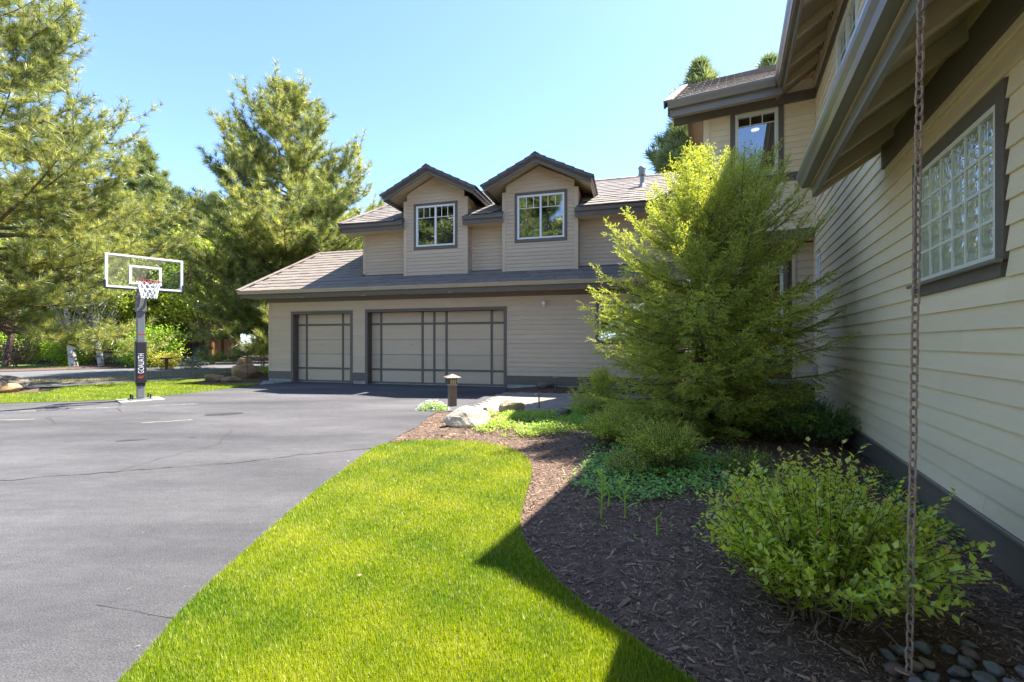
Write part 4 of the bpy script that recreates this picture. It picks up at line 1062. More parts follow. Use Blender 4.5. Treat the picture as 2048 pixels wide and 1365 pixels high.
f.tube([(-.24, by1 + .04, 3.14), (-.03, by1 + .06, 2.92)], .018, 8); f.tube([(.24, by1 + .04, 3.14), (.03, by1 + .06, 2.92)], .018, 8)
f.build("board_brace", "grey_metal", bb)
for sx in (-1, 1):
    f = MB()
    f.box(*sorted((sx * (bw - .02), sx * (bw + .022))), by0 - .02, by1 + .045, bz0 - .02, bz0 + .17); f.box(*sorted((sx * .22, sx * (bw - .02))), by0 - .02, by1 + .045, bz0 - .03, bz0 + .006)
    f.build("edge_pad", "black_pad", bb, bevel=.01)
rz, ry, rr = 2.83, by0 - .15 - .229, .229
rim = MB(); rim.tube([(rr * math.cos(a), ry + rr * math.sin(a), rz) for a in np.linspace(0, 2 * math.pi, 33)], .010, 8, cap=False)
rim.box(-.09, .09, by0 - .16, by0 - .006, rz - .03, rz + .012); rim = rim.build("rim", "red_paint", hoop)
nt_ = MB()
for k in range(12):
    for sg in (-1, 1):
        P = []
        for j in range(7):
            t = j / 6; a = 2 * math.pi * k / 12 + sg * t * 1.05
            r_ = rr * (1 - .42 * t ** .7 + .03 * t * t); P.append((r_ * math.cos(a), ry + r_ * math.sin(a), rz - .01 - .38 * t))
        nt_.tube(P, .0085, 5)
nt_.build("net", "white_net", rim)
fc = bpy.data.curves.new("pad_lettering", 'FONT'); fc.body = "GOALIATH"; fc.size = .165; fc.extrude = .001; fc.align_x = 'LEFT'; fc.align_y = 'CENTER'
fc.materials.append(MATS["white_paint"])
tmp = bpy.data.objects.new("pad_lettering", fc); col.objects.link(tmp); bpy.context.view_layer.update()
fme = bpy.data.meshes.new_from_object(tmp.evaluated_get(bpy.context.evaluated_depsgraph_get())); bpy.data.objects.remove(tmp)
fo = bpy.data.objects.new("pad_lettering", fme); link(fo, pd); fo.location = (0, -.1105, .67); fo.rotation_euler = (R_(90), R_(-90), 0); fo.scale = (.60, 1, 1)
MB().add([(-.07, -.1105, .56), (.0, -.1105, .65), (-.02, -.1105, .585), (.07, -.1105, .63), (.01, -.1105, .55)], [(0, 4, 3, 2, 1)]).build("pad_flash", "red_paint", pd)

# ================================================================== garden lamps
bo = thing("bollard_light", "square bronze bollard lantern with pyramid cap beside the path corner", "bollard light", (-1.34, 10.1, H1(-1.34, 10.1)), R_(24))
MB().box(-.082, .082, -.082, .082, -.05, .50).build("post", "bronze", bo, bevel=.004)
MB().box(-.092, .092, -.092, .092, .50, .525).build("collar", "bronze_cap", bo, bevel=.004)
MB().box(-.066, .066, -.066, .066, .525, .665).build("lantern_glass", "amber_glass", bo)
f = MB()
for q in (-.072, -.024, .024, .072):
    w_ = .007 if abs(q) < .05 else .009
    f.box(q - w_, q + w_, -.078, -.067, .525, .665); f.box(q - w_, q + w_, .067, .078, .525, .665); f.box(-.078, -.067, q - w_, q + w_, .525, .665); f.box(.067, .078, q - w_, q + w_, .525, .665)
for z in (.617,): f.box(-.08, .08, -.08, -.068, z, z + .013); f.box(.068, .08, -.0665, .0665, z, z + .013); f.box(-.08, -.068, -.0665, .0665, z, z + .013)
f.build("lantern_bars", "bronze", bo)
mb = MB(); mb.add([(-.165, -.165, .665), (.165, -.165, .665), (.165, .165, .665), (-.165, .165, .665), (-.165, -.165, .678), (.165, -.165, .678), (.165, .165, .678), (-.165, .165, .678), (0, 0, .752)], [(0, 3, 2, 1), (0, 1, 5, 4), (1, 2, 6, 5), (2, 3, 7, 6), (3, 0, 4, 7), (4, 5, 8), (5, 6, 8), (6, 7, 8), (7, 4, 8)]); mb.build("cap", "bronze_cap", bo)
def path_light(x, y, h, lab):
    t = thing("path_light", lab, "path light", (x, y, H1(x, y)), R_(20), "low bronze path lights")
    MB().tube([(0, 0, -.08), (0, 0, h - .02)], .016, 10).build("stake", "bronze", t)
    mb = MB(); mb.box(-.085, .085, -.05, .05, h - .028, h); mb.build("head", "bronze_cap", t, bevel=.008)
path_light(.585, 9.75, .35, "low bronze path light standing at the near edge of the walk")
path_light(1.30, 13.3, .36, "low bronze path light in the bed under the garage wall")
# ================================================================== rocks
def rock(name, label, x, y, sx, sy, sz, m, seed, rz=0.0, sink=.25, sub=3, rough=.22, group=None, cat="boulder", base=None, flat=0.0):
    r = np.random.default_rng(seed)
    bm = bmesh.new(); bmesh.ops.create_icosphere(bm, subdivisions=sub, radius=1)
    co = np.array([v.co for v in bm.verts])
    for amp, n in ((rough, 7), (rough * .6, 14)):
        D = r.normal(size=(n, 3)); D /= np.linalg.norm(D, axis=1, keepdims=True)
        off = r.uniform(.55, .95, n)
        for d, o in zip(D, off):
            h = co @ d; co -= np.outer(np.clip(h - o, 0, None) * .9, d)
    co += r.normal(size=co.shape) * rough * .035
    co *= np.array([sx, sy, sz])
    for v, c in zip(bm.verts, co): v.co = c
    me = bpy.data.meshes.new(name); bm.to_mesh(me); bm.free(); me.materials.append(MATS[m])
    if sub > 3 or rough < .1: me.polygons.foreach_set("use_smooth", [True] * len(me.polygons))
    o = bpy.data.objects.new(name, me); link(o)
    zz = H1(x, y) if base is None else base
    o.location = (x, y, zz + sz * (1 - 2 * sink)); o.rotation_euler = (0, 0, rz)
    return tag(o, label, cat, group)
rock("boulder", "large pale sunlit boulder in the mulch just beyond the lawn tip", -.70, 7.55, .47, .34, .27, "pale_rock", 44, .2, .30, 3, rough=.5)
rock("boulder", "brown rugged boulder half hidden in ground cover beside the walk", -.02, 8.75, .36, .24, .24, "tan_rock", 8, .3, .32, 3, rough=.45)
rock("boulder", "small rounded stone between the pale boulder and the brown one", -.42, 8.72, .18, .14, .12, "tan_rock", 12, 0, .35, 3)
rock("boulder", "low grey stone in the shaded ground cover by the walk", .95, 8.4, .24, .18, .12, "grey_rock", 15, .4, .3, 3)
rock("boulder", "small grey stone against the garage skirt", 1.0, 13.5, .3, .15, .16, "grey_rock", 18, .1, .3, 3)
rock("boulder", "big tan boulder near the left garage corner", -10.9, 18.3, .88, .6, .50, "orange_rock", 21, -.3, .28, 4, base=0)
rock("boulder", "flat tan slab of rock in front of the big tan boulder", -11.0, 16.6, .68, .36, .18, "orange_rock", 25, -.5, .25, 4, base=0)
rock("boulder", "low broken tan rock beside the flat slab", -10.3, 16.45, .4, .28, .16, "orange_rock", 27, .3, .3, 3, base=0)
rock("boulder", "dark brown boulder at the left end of the far lawn", -15.2, 13.35, .78, .5, .34, "grey_rock", 31, .2, .25, 4, base=0)
rock("boulder", "pale tan rock in front of the dark brown boulder", -14.45, 12.75, .5, .36, .22, "orange_rock", 33, .5, .25, 4, base=0)
rock("boulder", "grey rock at the foot of the second birch", -25.6, 28.5, .75, .5, .45, "grey_rock", 36, .1, .2, 3, base=.15)
rock("boulder", "dark grey rock right of the birch rock pile", -24.3, 28.6, .8, .5, .6, "grey_rock", 39, .4, .2, 3, base=.15)
rock("boulder", "pale domed rock beyond the lane near the purple shrub", -15.6, 26.3, .50, .40, .42, "orange_rock", 41, 0, .2, 3, base=0)
rp = [("river_grey", -0.17, .20), ("river_tan", .075, .125), ("river_pink", -.27, .02), ("river_grey", -.02, -.02), ("river_grey", .20, .01), ("river_grey", .33, .08), ("river_grey", -.13, -.12), ("river_grey", .10, -.13), ("river_grey", .27, -.12),
      ("river_grey", .42, -.04), ("river_grey", -.02, .26), ("river_grey", .17, .27), ("river_grey", .33, .23), ("river_tan", -.02, .11), ("river_grey", -.22, -.14), ("river_pink", .42, .14), ("river_grey", .0, -.24), ("river_grey", .19, -.25), ("river_grey", .36, -.24), ("river_grey", .50, .22), ("river_grey", .53, -.16)]
rl = {1: "rounded tan river stone touching the foot of the rain chain", 2: "pinkish river stone at the left end of the stone pile", 13: "second tan river stone left of the chain foot", 15: "reddish river stone on the right of the stone pile"}
cxs, cys = 1.80, 1.93
for i, (m, dx, dy) in enumerate(rp):
    r_ = random.Random(60 + i)
    s = r_.uniform(.030, .046)
    x, y = cxs + dx * .58, cys + dy * .55
    rock("river_stone", rl.get(i, "smooth grey river stone in the pile under the rain chain"), x, y, s * r_.uniform(1.0, 1.35), s * r_.uniform(.8, 1.05), s * r_.uniform(.6, .8), m, 70 + i, r_.uniform(0, 3), .15, 3, rough=.05, group="river stones under the rain chain", cat="stone")

# ================================================================== foliage templates
def needle_tuft(n, L, wd, seed, fwd=.55):
    r = np.random.default_rng(seed); V = []; F = []
    for i in range(n):
        d = np.array([r.normal(), 0, r.normal()]); d /= np.linalg.norm(d) + 1e-9
        d = d * r.uniform(.35, 1.0) + np.array([0, fwd * r.uniform(.4, 1.9), 0]); d /= np.linalg.norm(d)
        s = np.cross(d, r.normal(size=3)); s /= np.linalg.norm(s)
        b = np.array([0, r.uniform(-.35, .15) * L, 0]); l = L * r.uniform(.75, 1.1)
        k = len(V); V += [b - s * wd / 2, b + s * wd / 2, b + d * l + np.array([0, 0, -.04 * l])]; F.append((k, k + 1, k + 2))
    return np.array(V), np.array(F)

def unit(v): return v / (np.linalg.norm(v) + 1e-9)

def pine(name, label, h, Rad, base, loc, seed, nb=100, tuftL=.2, tuftN=30, ndw=.011, tuft_scale=1.0, group=None, m="pine_needle", sub=9, trunk_r=.2, lean=0.0, prof=None, rz=0.0, up=1.0):
    r = np.random.default_rng(seed)
    t = thing(name, label, "tree", loc, rz, group)
    wood = Acc()
    zs = np.linspace(0, h, 12); wob = np.cumsum(r.normal(size=(12, 2)) * .04, 0)
    tp = np.stack([wob[:, 0] + lean * zs, wob[:, 1], zs - .1 * (zs == 0)], 1)
    wood.add(*tube_np(tp, trunk_r * (1 - zs / h) ** .8 + .015, 9))
    P = []; D = []; tin = []
    az = r.uniform(0, 6.28)
    prof = prof or (lambda q: min(1, .62 + q * 2.2) * (1 - q) ** .72 + .03)
    for i in range(nb):
        q = (i + r.uniform(0, 1)) / nb; q = q ** 1.08
        z = base + (h - base - .3) * q
        az += 2.4 + r.normal() * .25
        L = Rad * prof(q) * r.uniform(.68, 1.12)
        el = R_(-6) + R_(50) * q ** 1.1 * up + r.normal() * .24
        o = np.array([np.interp(z, zs, tp[:, 0]), np.interp(z, zs, tp[:, 1]), z])
        hd = np.array([math.cos(az), math.sin(az), 0])
        k = 7; pts = [o]; e = el
        for j in range(1, k):
            pts.append(pts[-1] + L / (k - 1) * (hd * math.cos(e) + np.array([0, 0, math.sin(e)]))); e += (.10 + .05 * j / k) * (1 if j > 1 else -.6); hd = unit(hd + r.normal(size=3) * [.06, .06, 0])
        pts = np.array(pts)
        wood.add(*tube_np(pts, np.linspace(max(.012, L * .013), .006, k), 5))
        ns = max(2, int(sub * L / Rad * 1.35 + r.uniform(0, 1)))
        for j in range(ns):
            s = .22 + .78 * (j + r.uniform(0, 1)) / ns
            x = s * (k - 1); a = int(min(x, k - 2)); pp = pts[a] + (pts[a + 1] - pts[a]) * (x - a); dd = unit(pts[a + 1] - pts[a])
            side = unit(np.cross(dd, [0, 0, 1])) * (1 if j % 2 else -1)
            l2 = L * r.uniform(.18, .38) * (1.15 - .6 * s) + .15
            d2 = unit(dd * .75 + side * r.uniform(.4, 1.0) + np.array([0, 0, r.uniform(.0, .55)]))
            q2 = [pp, pp + d2 * l2 * .5, pp + d2 * l2 + np.array([0, 0, l2 * .18])]
            wood.add(*tube_np(q2, [.010, .007, .004], 3))
            nt_ = max(2, int(l2 / (.17 * tuft_scale)))
            for c in range(nt_ + 1):
                f = (c + .35) / (nt_ + .35)
                ax = unit(d2 + np.array([0, 0, .25 + .35 * f]) + r.normal(size=3) * .22)
                P.append(pp + d2 * l2 * f + np.array([0, 0, l2 * .18 * f * f]) + r.normal(size=3) * .035); D.append(ax); tin.append(r.uniform(0, 1))
                if c < nt_ and r.uniform() < .45:
                    ax2 = unit(ax + r.normal(size=3) * .7); P.append(P[-1] + ax2 * .12); D.append(ax2); tin.append(r.uniform(0, 1))
        P.append(pts[-1]); D.append(unit(pts[-1] - pts[-2] + np.array([0, 0, .3]))); tin.append(r.uniform(.3, 1))
    for c in range(4): P.append(np.array([tp[-1, 0], tp[-1, 1], h - .25 * c])); D.append(unit(np.array([r.normal() * .2, r.normal() * .2, 1]))); tin.append(.6)
    V, F, _ = wood.get(); np_obj("trunk", V, F, "pine_bark", t, smooth=True)
    P = np.array(P); Dn, U, W = basis(np.array(D))
    ph = r.uniform(0, 6.28, len(P))[:, None]; U2 = U * np.cos(ph) + W * np.sin(ph); W2 = W * np.cos(ph) - U * np.sin(ph)
    TV, TFc = needle_tuft(tuftN, tuftL, ndw, seed + 5)
    tin = np.clip(np.array(tin) * .8 + .1 * np.sin(P[:, 0] * 2) + .1, 0, .9)
    V, F, T = spread(P, Dn, U2, W2, TV, TFc, tuft_scale * r.uniform(.8, 1.2, len(P)), tin)
    T = np.clip(T + np.tile(np.random.default_rng(1).normal(0, .06, len(TV)), len(P)), 0, 1)
    np_obj("crown", V, F, m, t, tint=T, kind="stuff")
    return t

LEAF_V = np.array([(0, 0, 0), (.5, .38, .10), (0, 1, 0), (-.5, .38, .10), (0, .42, 0)]) * [.66, 1, 1]
LEAF_F = np.array([(0, 1, 4), (1, 2, 4), (2, 3, 4), (3, 0, 4)])
DIA_V = np.array([(0, 0, 0), (.5, .5, .08), (0, 1, 0), (-.5, .5, .08)]) * [.8, 1, 1]
DIA_F = np.array([(0, 1, 2), (0, 2, 3)])

def broadleaf(name, label, loc, h, crown, seed, ncl=150, per=30, leaf=.1, m="maple_leaf", bark="twig_bark", trunk_r=.09, group=None, stems=1, low=.25, cat="tree", clr=.28, rz=0.0):
    """crown = (cx, cy, cz, rx, ry, rz) relative to the base; limbs reach from the stems to the leaf clumps"""
    r = np.random.default_rng(seed); t = thing(name, label, cat, loc, rz, group)
    cx, cy, cz, rx, ry, rz = crown
    wood = Acc(); P = []; D = []; T = []
    tops = []
    for s in range(stems):
        b = np.array([r.normal() * .12 * (stems > 1), r.normal() * .12 * (stems > 1), -.1]); top = np.array([cx + r.normal() * rx * .25, cy + r.normal() * ry * .25, cz + rz * .35])
        mid = (b + top) / 2 + r.normal(size=3) * [.12, .12, 0] * rx
        pts = np.array([b, b + (mid - b) * .5 + r.normal(size=3) * .04, mid, mid + (top - mid) * .5, top])
        wood.add(*tube_np(pts, trunk_r * np.array([1.15, .9, .7, .45, .15]), 8)); tops.append(pts)
    for c in range(ncl):
        d = unit(r.normal(size=3)); q = r.uniform(.45, 1.02) ** .6 * (1 + .22 * math.sin(4 * d[0] + seed) * math.cos(3 * d[2] + 2 * d[1]))
        p = np.array([cx + rx * q * d[0], cy + ry * q * d[1], cz + rz * q * d[2]])
        if p[2] < low: continue
        st = tops[c % len(tops)]; bse = st[2 + (c % 2)] if p[2] > cz - rz * .3 else st[1]
        md = (bse + p) / 2 + r.normal(size=3) * .06 * rx
        wood.add(*tube_np([bse, md, p], trunk_r * np.array([.22, .12, .05]), 4))
        tt = r.uniform(0, .85)
        n = per
        Q = p + r.normal(size=(n, 3)) * clr * np.array([1, 1, .6])
        P.append(Q); D.append(unit(d)[None] * .4 + r.normal(size=(n, 3)) * .7 + np.array([0, 0, .1])); T.append(np.clip(tt + r.normal(0, .12, n), 0, .92))
    V, F, _ = wood.get(); np_obj("trunk", V, F, bark, t, smooth=True)
    P = np.concatenate(P); Dn, U, W = basis(np.concatenate(D)); T = np.concatenate(T)
    V, F, T = spread(P, Dn, U, W, DIA_V, DIA_F, leaf * r.uniform(.7, 1.25, len(P)), T)
    np_obj("crown", V, F, m, t, tint=T, kind="stuff")
    return t

def shrub(name, label, x, y, nst, hgt, rad, leaf, m, seed, step=.02, base_r=.12, bark="twig_bark", cat="shrub", low=.25, group=None, droop=.35, ell=(1, 1), rz=0.0, tip=True, z=None, dry=0):
    """many arching stems from one stool, leaves set in alternation along them"""
    r = np.random.default_rng(seed)
    t = thing(name, label, cat, (x, y, H1(x, y) if z is None else z), rz, group)
    wood = Acc(); P = []; D = []; T = []; S = []
    for i in range(nst):
        a = r.uniform(0, 6.28); q = math.sqrt(r.uniform(0, 1))
        b = np.array([math.cos(a) * base_r * q * ell[0], math.sin(a) * base_r * q * ell[1], -.03])
        tgt = np.array([math.cos(a) * rad * q * r.uniform(.8, 1.1) * ell[0], math.sin(a) * rad * q * r.uniform(.8, 1.1) * ell[1], hgt * (1.02 - .50 * q ** 2) * r.uniform(.72, 1.08)])
        k = 7; s = np.linspace(0, 1, k)[:, None]
        pts = b + (tgt - b) * s + np.array([0, 0, 1]) * (np.sin(s * math.pi) * droop * .35 * hgt * q) + np.cumsum(r.normal(size=(k, 3)), 0) * .008
        wood.add(*tube_np(pts, np.linspace(.0042, .0015, k), 4))
        L = np.linalg.norm(tgt - b); n = int(L * (1 - low) / step)
        def leaves(pts, n, low, sc):
            for j in range(n):
                f = low + (1 - low) * (j + .5) / n; xx = f * (len(pts) - 1); a_ = int(min(xx, len(pts) - 2))
                p = pts[a_] + (pts[a_ + 1] - pts[a_]) * (xx - a_); d = unit(pts[a_ + 1] - pts[a_])
                sd = unit(np.cross(d, r.normal(size=3)))
                P.append(p); D.append(unit(d * r.uniform(.3, .9) + sd + np.array([0, 0, .25]))); S.append(sc * leaf * r.uniform(.65, 1.2) * (1.05 - .45 * f))
                T.append(min(.9, r.uniform(.1, .75) + .2 * f) if f < .93 or not tip else r.uniform(.88, 1.0))
        leaves(pts, n, low, 1.0)
        for c in range(3):
            f = r.uniform(.4, .85); xx = f * (k - 1); a_ = int(xx); p = pts[a_]; d = unit(unit(pts[min(a_ + 1, k - 1)] - pts[a_]) + r.normal(size=3) * .55)
            l = L * r.uniform(.14, .28); q2 = np.array([p, p + d * l * .5, p + d * l + [0, 0, l * .15]])
            wood.add(*tube_np(q2, [.002, .0015, .001], 3)); leaves(q2, max(2, int(l / step)), .2, .9)
    V, F, _ = wood.get(); np_obj("stems", V, F, bark, t, smooth=True, kind="stuff")
    if dry:
        dw = Acc()
        for i in range(dry):
            a = r.uniform(2.2, 4.4); l = r.uniform(.25, .62); d = unit(np.array([math.cos(a), math.sin(a), r.uniform(.12, .9)]))
            b = np.array([math.cos(a) * .06, math.sin(a) * .1, 0.0]) + r.normal(size=3) * [.08, .1, 0]
            q2 = [b]
            for _ in range(4): q2.append(q2[-1] + d * l / 4); d = unit(d + r.normal(size=3) * .16)
            dw.add(*tube_np(q2, np.linspace(.0035, .0012, 5), 4))
        V, F, _ = dw.get(); np_obj("dry_stems", V, F, "dry_twig", t, smooth=True, kind="stuff")
    Dn, U, W = basis(np.array(D))
    flip = np.where(W[:, 2:3] < 0, -1, 1); W = W * flip
    V, F, T = spread(np.array(P), Dn, U, W, LEAF_V, LEAF_F, np.array(S), np.array(T))
    np_obj("foliage", V, F, m, t, tint=T, kind="stuff")
    return t

def spruce(name, label, x, y, h, prof, seed, nb=120, rz=0.0, lean=(0, 0), tops=((0, 0, 1.0),), m="spruce_needle", base=.12, nl=.022, nw=.0092, el0=0.0, cat="tree", step=.020, group=None, z=None):
    r = np.random.default_rng(seed); t = thing(name, label, cat, (x, y, H1(x, y) if z is None else z), rz, group)
    wood = Acc(); segs = []
    for (tx, ty, th) in tops:
        pts = np.array([(0, 0, -.1), (tx * .3, ty * .3, h * th * .3), (tx * .7, ty * .7, h * th * .65), (tx, ty, h * th)])
        wood.add(*tube_np(pts, np.array([.075, .055, .03, .006]) * h / 4.4, 8))
        segs.append((pts[2], pts[3], .9))
    az = 0.0
    for i in range(nb):
        q = ((i + r.uniform()) / nb) ** 1.22; tx, ty, th = tops[i % len(tops)] if q > .35 else tops[0]
        z = base + (h * th - base) * q * .985; az += 2.4 + r.normal() * .3
        f = z / (h * th); o = np.array([tx * f, ty * f, z])
        L = prof(z / h) * r.uniform(.72, 1.10)
        if len(tops) > 1 and q > .35: L *= .8
        el = el0 + R_(-14) + R_(66) * q + r.normal() * .12
        hd = np.array([math.cos(az), math.sin(az), 0]); k = 6; pts = [o]; e = el
        for j in range(1, k):
            pts.append(pts[-1] + L / (k - 1) * (hd * math.cos(e) + np.array([0, 0, math.sin(e)]))); e += (-.10 if j < 2 else .16); hd = unit(hd + r.normal(size=3) * [.05, .05, 0])
        pts = np.array(pts); wood.add(*tube_np(pts, np.linspace(max(.005, L * .008), .0025, k), 5))
        dd = unit(pts[-1] - pts[0]); lat = unit(np.cross(dd, [0, 0, 1])); nrm_ = unit(np.cross(lat, dd))
        ns = max(5, int(L / .034))
        segs.append((pts[-2], pts[-1] + (pts[-1] - pts[-2]) * .25, 1.0))
        segs.append((pts[-3], pts[-2], .8))
        for j in range(ns):
            s = .16 + .84 * (j + r.uniform()) / ns; xx = s * (k - 1); a = int(min(xx, k - 2)); p = pts[a] + (pts[a + 1] - pts[a]) * (xx - a); d0 = unit(pts[a + 1] - pts[a])
            l2 = (.09 + .36 * L * (1 - s) ** .8 * .62) * r.uniform(.7, 1.15); sg = 1 if j % 2 else -1
            d2 = unit(d0 * .85 + lat * sg * r.uniform(.45, .95) + nrm_ * r.normal() * .35 + np.array([0, 0, -.12 if q < .45 else .18]))
            e2 = p + d2 * l2; e2 = e2 + np.array([0, 0, -.22 * l2 * (q < .5)])
            segs.append((p, e2, r.uniform(.2, .8)))
            n3 = int(l2 / .055)
            for c in range(n3):
                f3 = .25 + .7 * (c + r.uniform()) / max(1, n3); p3 = p + (e2 - p) * f3; l3 = (.05 + .10 * (1 - f3)) * r.uniform(.7, 1.3)
                d3 = unit(unit(e2 - p) * .9 + unit(np.cross(d2, nrm_)) * (1 if c % 2 else -1) * r.uniform(.5, 1) + r.normal(size=3) * .2)
                segs.append((p3, p3 + d3 * l3, r.uniform(.15, .95)))
    A = np.array([s[0] for s in segs]); B = np.array([s[1] for s in segs]); tt = np.array([s[2] for s in segs]); Ls = np.linalg.norm(B - A, axis=1)
    # twigs
    cnt = np.maximum(3, (Ls / step).astype(int) * 3)
    idx = np.repeat(np.arange(len(A)), cnt); n = len(idx); f = r.uniform(0, 1, n)[:, None]
    P = A[idx] + (B - A)[idx] * f; ax = (B - A)[idx] / Ls[idx][:, None]
    rd = r.normal(size=(n, 3)); rd -= ax * (rd * ax).sum(1, keepdims=True); rd /= np.linalg.norm(rd, axis=1, keepdims=True) + 1e-9
    D = rd * .85 + ax * r.uniform(.4, 1.1, (n, 1)); D /= np.linalg.norm(D, axis=1, keepdims=True)
    sd = np.cross(D, r.normal(size=(n, 3))); sd /= np.linalg.norm(sd, axis=1, keepdims=True) + 1e-9
    ln = nl * r.uniform(.75, 1.2, (n, 1))
    V = np.stack([P - sd * nw / 2, P + sd * nw / 2, P + D * ln], 1).reshape(-1, 3)
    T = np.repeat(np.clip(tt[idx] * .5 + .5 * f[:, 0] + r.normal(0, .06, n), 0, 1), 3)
    big = Ls > .2
    for a, b in zip(A[big], B[big]): wood.add(*tube_np([a, (a + b) / 2, b], [.0032, .0025, .0015], 3))
    Vw, Fw, _ = wood.get(); np_obj("trunk", Vw, Fw, "twig_bark", t, smooth=True)
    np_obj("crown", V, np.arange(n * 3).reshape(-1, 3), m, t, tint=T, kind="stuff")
    return t

# ------------------------------------------------------------------ the big spruce by the entry and the low juniper beside it
def sp_prof(f):
    return float(np.interp(f, [0, .08, .2, .34, .5, .66, .8, .92, 1.0], [1.2, 1.45, 1.8, 2.0, 2.02, 1.65, 1.08, .54, .12]))
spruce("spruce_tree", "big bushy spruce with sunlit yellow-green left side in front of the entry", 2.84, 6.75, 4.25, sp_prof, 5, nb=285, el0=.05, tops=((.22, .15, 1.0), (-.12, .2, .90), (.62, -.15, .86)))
spruce("juniper_shrub", "low feathery juniper at the left foot of the big spruce", 1.62, 8.2, .66, lambda f: float(np.interp(f, [0, .3, 1], [.60, .66, .2])), 9, nb=55, el0=.35, cat="shrub")

# ------------------------------------------------------------------ pines and other trees
pine("pine_tree", "tall pine with long sunlit boughs at the left edge of the photo", 16.0, 6.1, 1.9, (-16.7, 13.9, 0), 21, nb=200, tuftL=.25, tuftN=26, ndw=.014, sub=14, trunk_r=.22, up=1.0)
pine("pine_tree", "broad pine standing behind the left end of the garage roof", 14.6, 6.3, 1.6, (-11.5, 23.2, 0), 33, nb=165, tuftL=.30, tuftN=26, ndw=.02, sub=13, trunk_r=.27, tuft_scale=1.1,
     prof=lambda q: (min(1, .66 + q * 1.6) * (1 - q) ** .62) + .03)
bgp = pine("pine_tree", "slender pine in the wood beyond the road", 13.0, 3.3, 2.2, (-21.5, 35, 0), 44, nb=110, tuftL=.36, tuftN=22, ndw=.036, sub=9, trunk_r=.24, tuft_scale=1.45, group="pines in the wood behind", m="far_needle")
bgp2 = pine("pine_tree", "slender pine in the wood beyond the road", 15.0, 3.6, 4.5, (-16.5, 40, 0), 47, nb=110, tuftL=.36, tuftN=22, ndw=.036, sub=9, trunk_r=.27, tuft_scale=1.45, group="pines in the wood behind", m="far_needle")
spots = [(-26, 37, .95), (-31, 40, 1.0), (-37, 38, 1.1), (-43, 42, 1.15), (-28.5, 45, 1.05), (-23.5, 47, 1.0), (-19.0, 50, 1.05), (-13.5, 47, 1.0), (-10.5, 42, .9), (-35, 50, 1.15), (-47, 50, 1.2), (-52, 40, 1.1), (-8.0, 36, .72), (-13.8, 33.5, .85), (-6, 52, 1.0),
         (-32, 57, 1.15), (-42, 60, 1.2), (-21, 60, 1.15), (-14, 58, 1.1), (-24.5, 33, .8), (-39, 33, 1.0), (-46, 34, 1.05), (-12.0, 54, 1.1), (-57, 52, 1.2), (-27, 66, 1.3), (-50, 66, 1.3), (-17, 68, 1.3), (-62, 45, 1.2), (-36, 68, 1.35), (-9, 64, 1.2), (-34.5, 31.5, .9), (-30.0, 33.5, .85), (-41, 30.5, .95), (-27.0, 41, 1.0), (-33, 36, .95), (-20.5, 43, .95), (-26.6, 33.5, 1.06), (-29.8, 36.5, 1.1)]
for i, (x, y, s) in enumerate(spots):
    c = copy_tree((bgp, bgp2)[i % 2]); c.location = (x, y, 0); c.scale = (s, s, s * (1 + .06 * (i % 3))); c.rotation_euler.z = i * 1.7
for x, y, s, lab in ((12.1, 29, 1.3, "pine top showing behind the upper cream window roof"), (10.1, 27, 1.1, "dark pine between the garage roof and the house"), (18.3, 32, 1.44, "pine tip showing above the cross roof near the gutter corner"), (-9.5, 31, .82, "narrow dark pine just left of the garage roof slope"), (-6.9, 31.5, .66, "pine tip peeping over the left dormer")):
    c = copy_tree(bgp if s < 1.2 else bgp2); c.location = (x, y, 0); c.scale = (s, s, s); c.rotation_euler.z = x; c["label"] = lab; del c["group"]
# trees behind the camera, seen mirrored in the window panes
for i, (x, y, s) in enumerate(((-12, -12, 1.2), (-17, -9.5, 1.15), (-22, -8, 1.2), (-27.5, -7, 1.25), (-19, -16, 1.35), (-8.5, -17, 1.25), (-25, -14, 1.35), (-14.0, -6.0, 1.55), (-19, -5.0, 1.5))):
    c = copy_tree((bgp2, bgp)[i % 2]); c.location = (x, y, 0); c.scale = (s * 1.2, s * 1.2, s); c.rotation_euler.z = i * 2.1
    c["label"] = "pine behind the viewer that the window panes mirror"; c["group"] = "pines mirrored in the panes"
m1 = broadleaf("maple_tree", "bright green maple behind the basketball pole", (-25.2, 31.0, 0), 7.5, (.2, 0, 4.8, 2.4, 2.2, 3.0), 4, ncl=230, per=34, leaf=.17, low=1.9, clr=.26, trunk_r=.08)
broadleaf("maple_tree", "tall yellow-green tree left of the broad pine", (-19.6, 29.5, 0), 9, (0, 0, 5.6, 2.6, 2.4, 3.4), 14, ncl=230, per=34, leaf=.17, low=1.2, clr=.42, trunk_r=.13)
broadleaf("maple_tree", "pale green tree beyond the far road bend", (-14.9, 37.5, 0), 5, (0, 0, 2.9, 2.8, 2.2, 2.4), 16, ncl=150, per=30, leaf=.2, low=.6, clr=.45, trunk_r=.1)
broadleaf("maple_tree", "yellow-green tree peeping over the garage roof beside the broad pine", (-7.6, 27.0, 0), 8, (0, 0, 6.2, 1.5, 1.4, 2.3), 18, ncl=110, per=30, leaf=.15, low=2.5, clr=.34, trunk_r=.1)
for i, (x, y, rr_, lab) in enumerate(((-26.2, 26.9, .21, "thick white birch trunk across the road, the left one of the pair"), (-25.2, 27.6, .15, "thinner white birch trunk across the road with a rock at its foot"), (-30.6, 27.2, .19, "leaning dark birch trunk at the far left across the road"))):
    broadleaf("birch_tree", lab, (x, y, .1), 8, (.2 - .5 * i, 0, 5.6, 2.1, 2.0, 2.6), 24 + i, ncl=130, per=28, leaf=.13, low=2.6, clr=.4, bark="birch_bark" if i < 2 else "pine_bark", trunk_r=rr_ / 1.1)
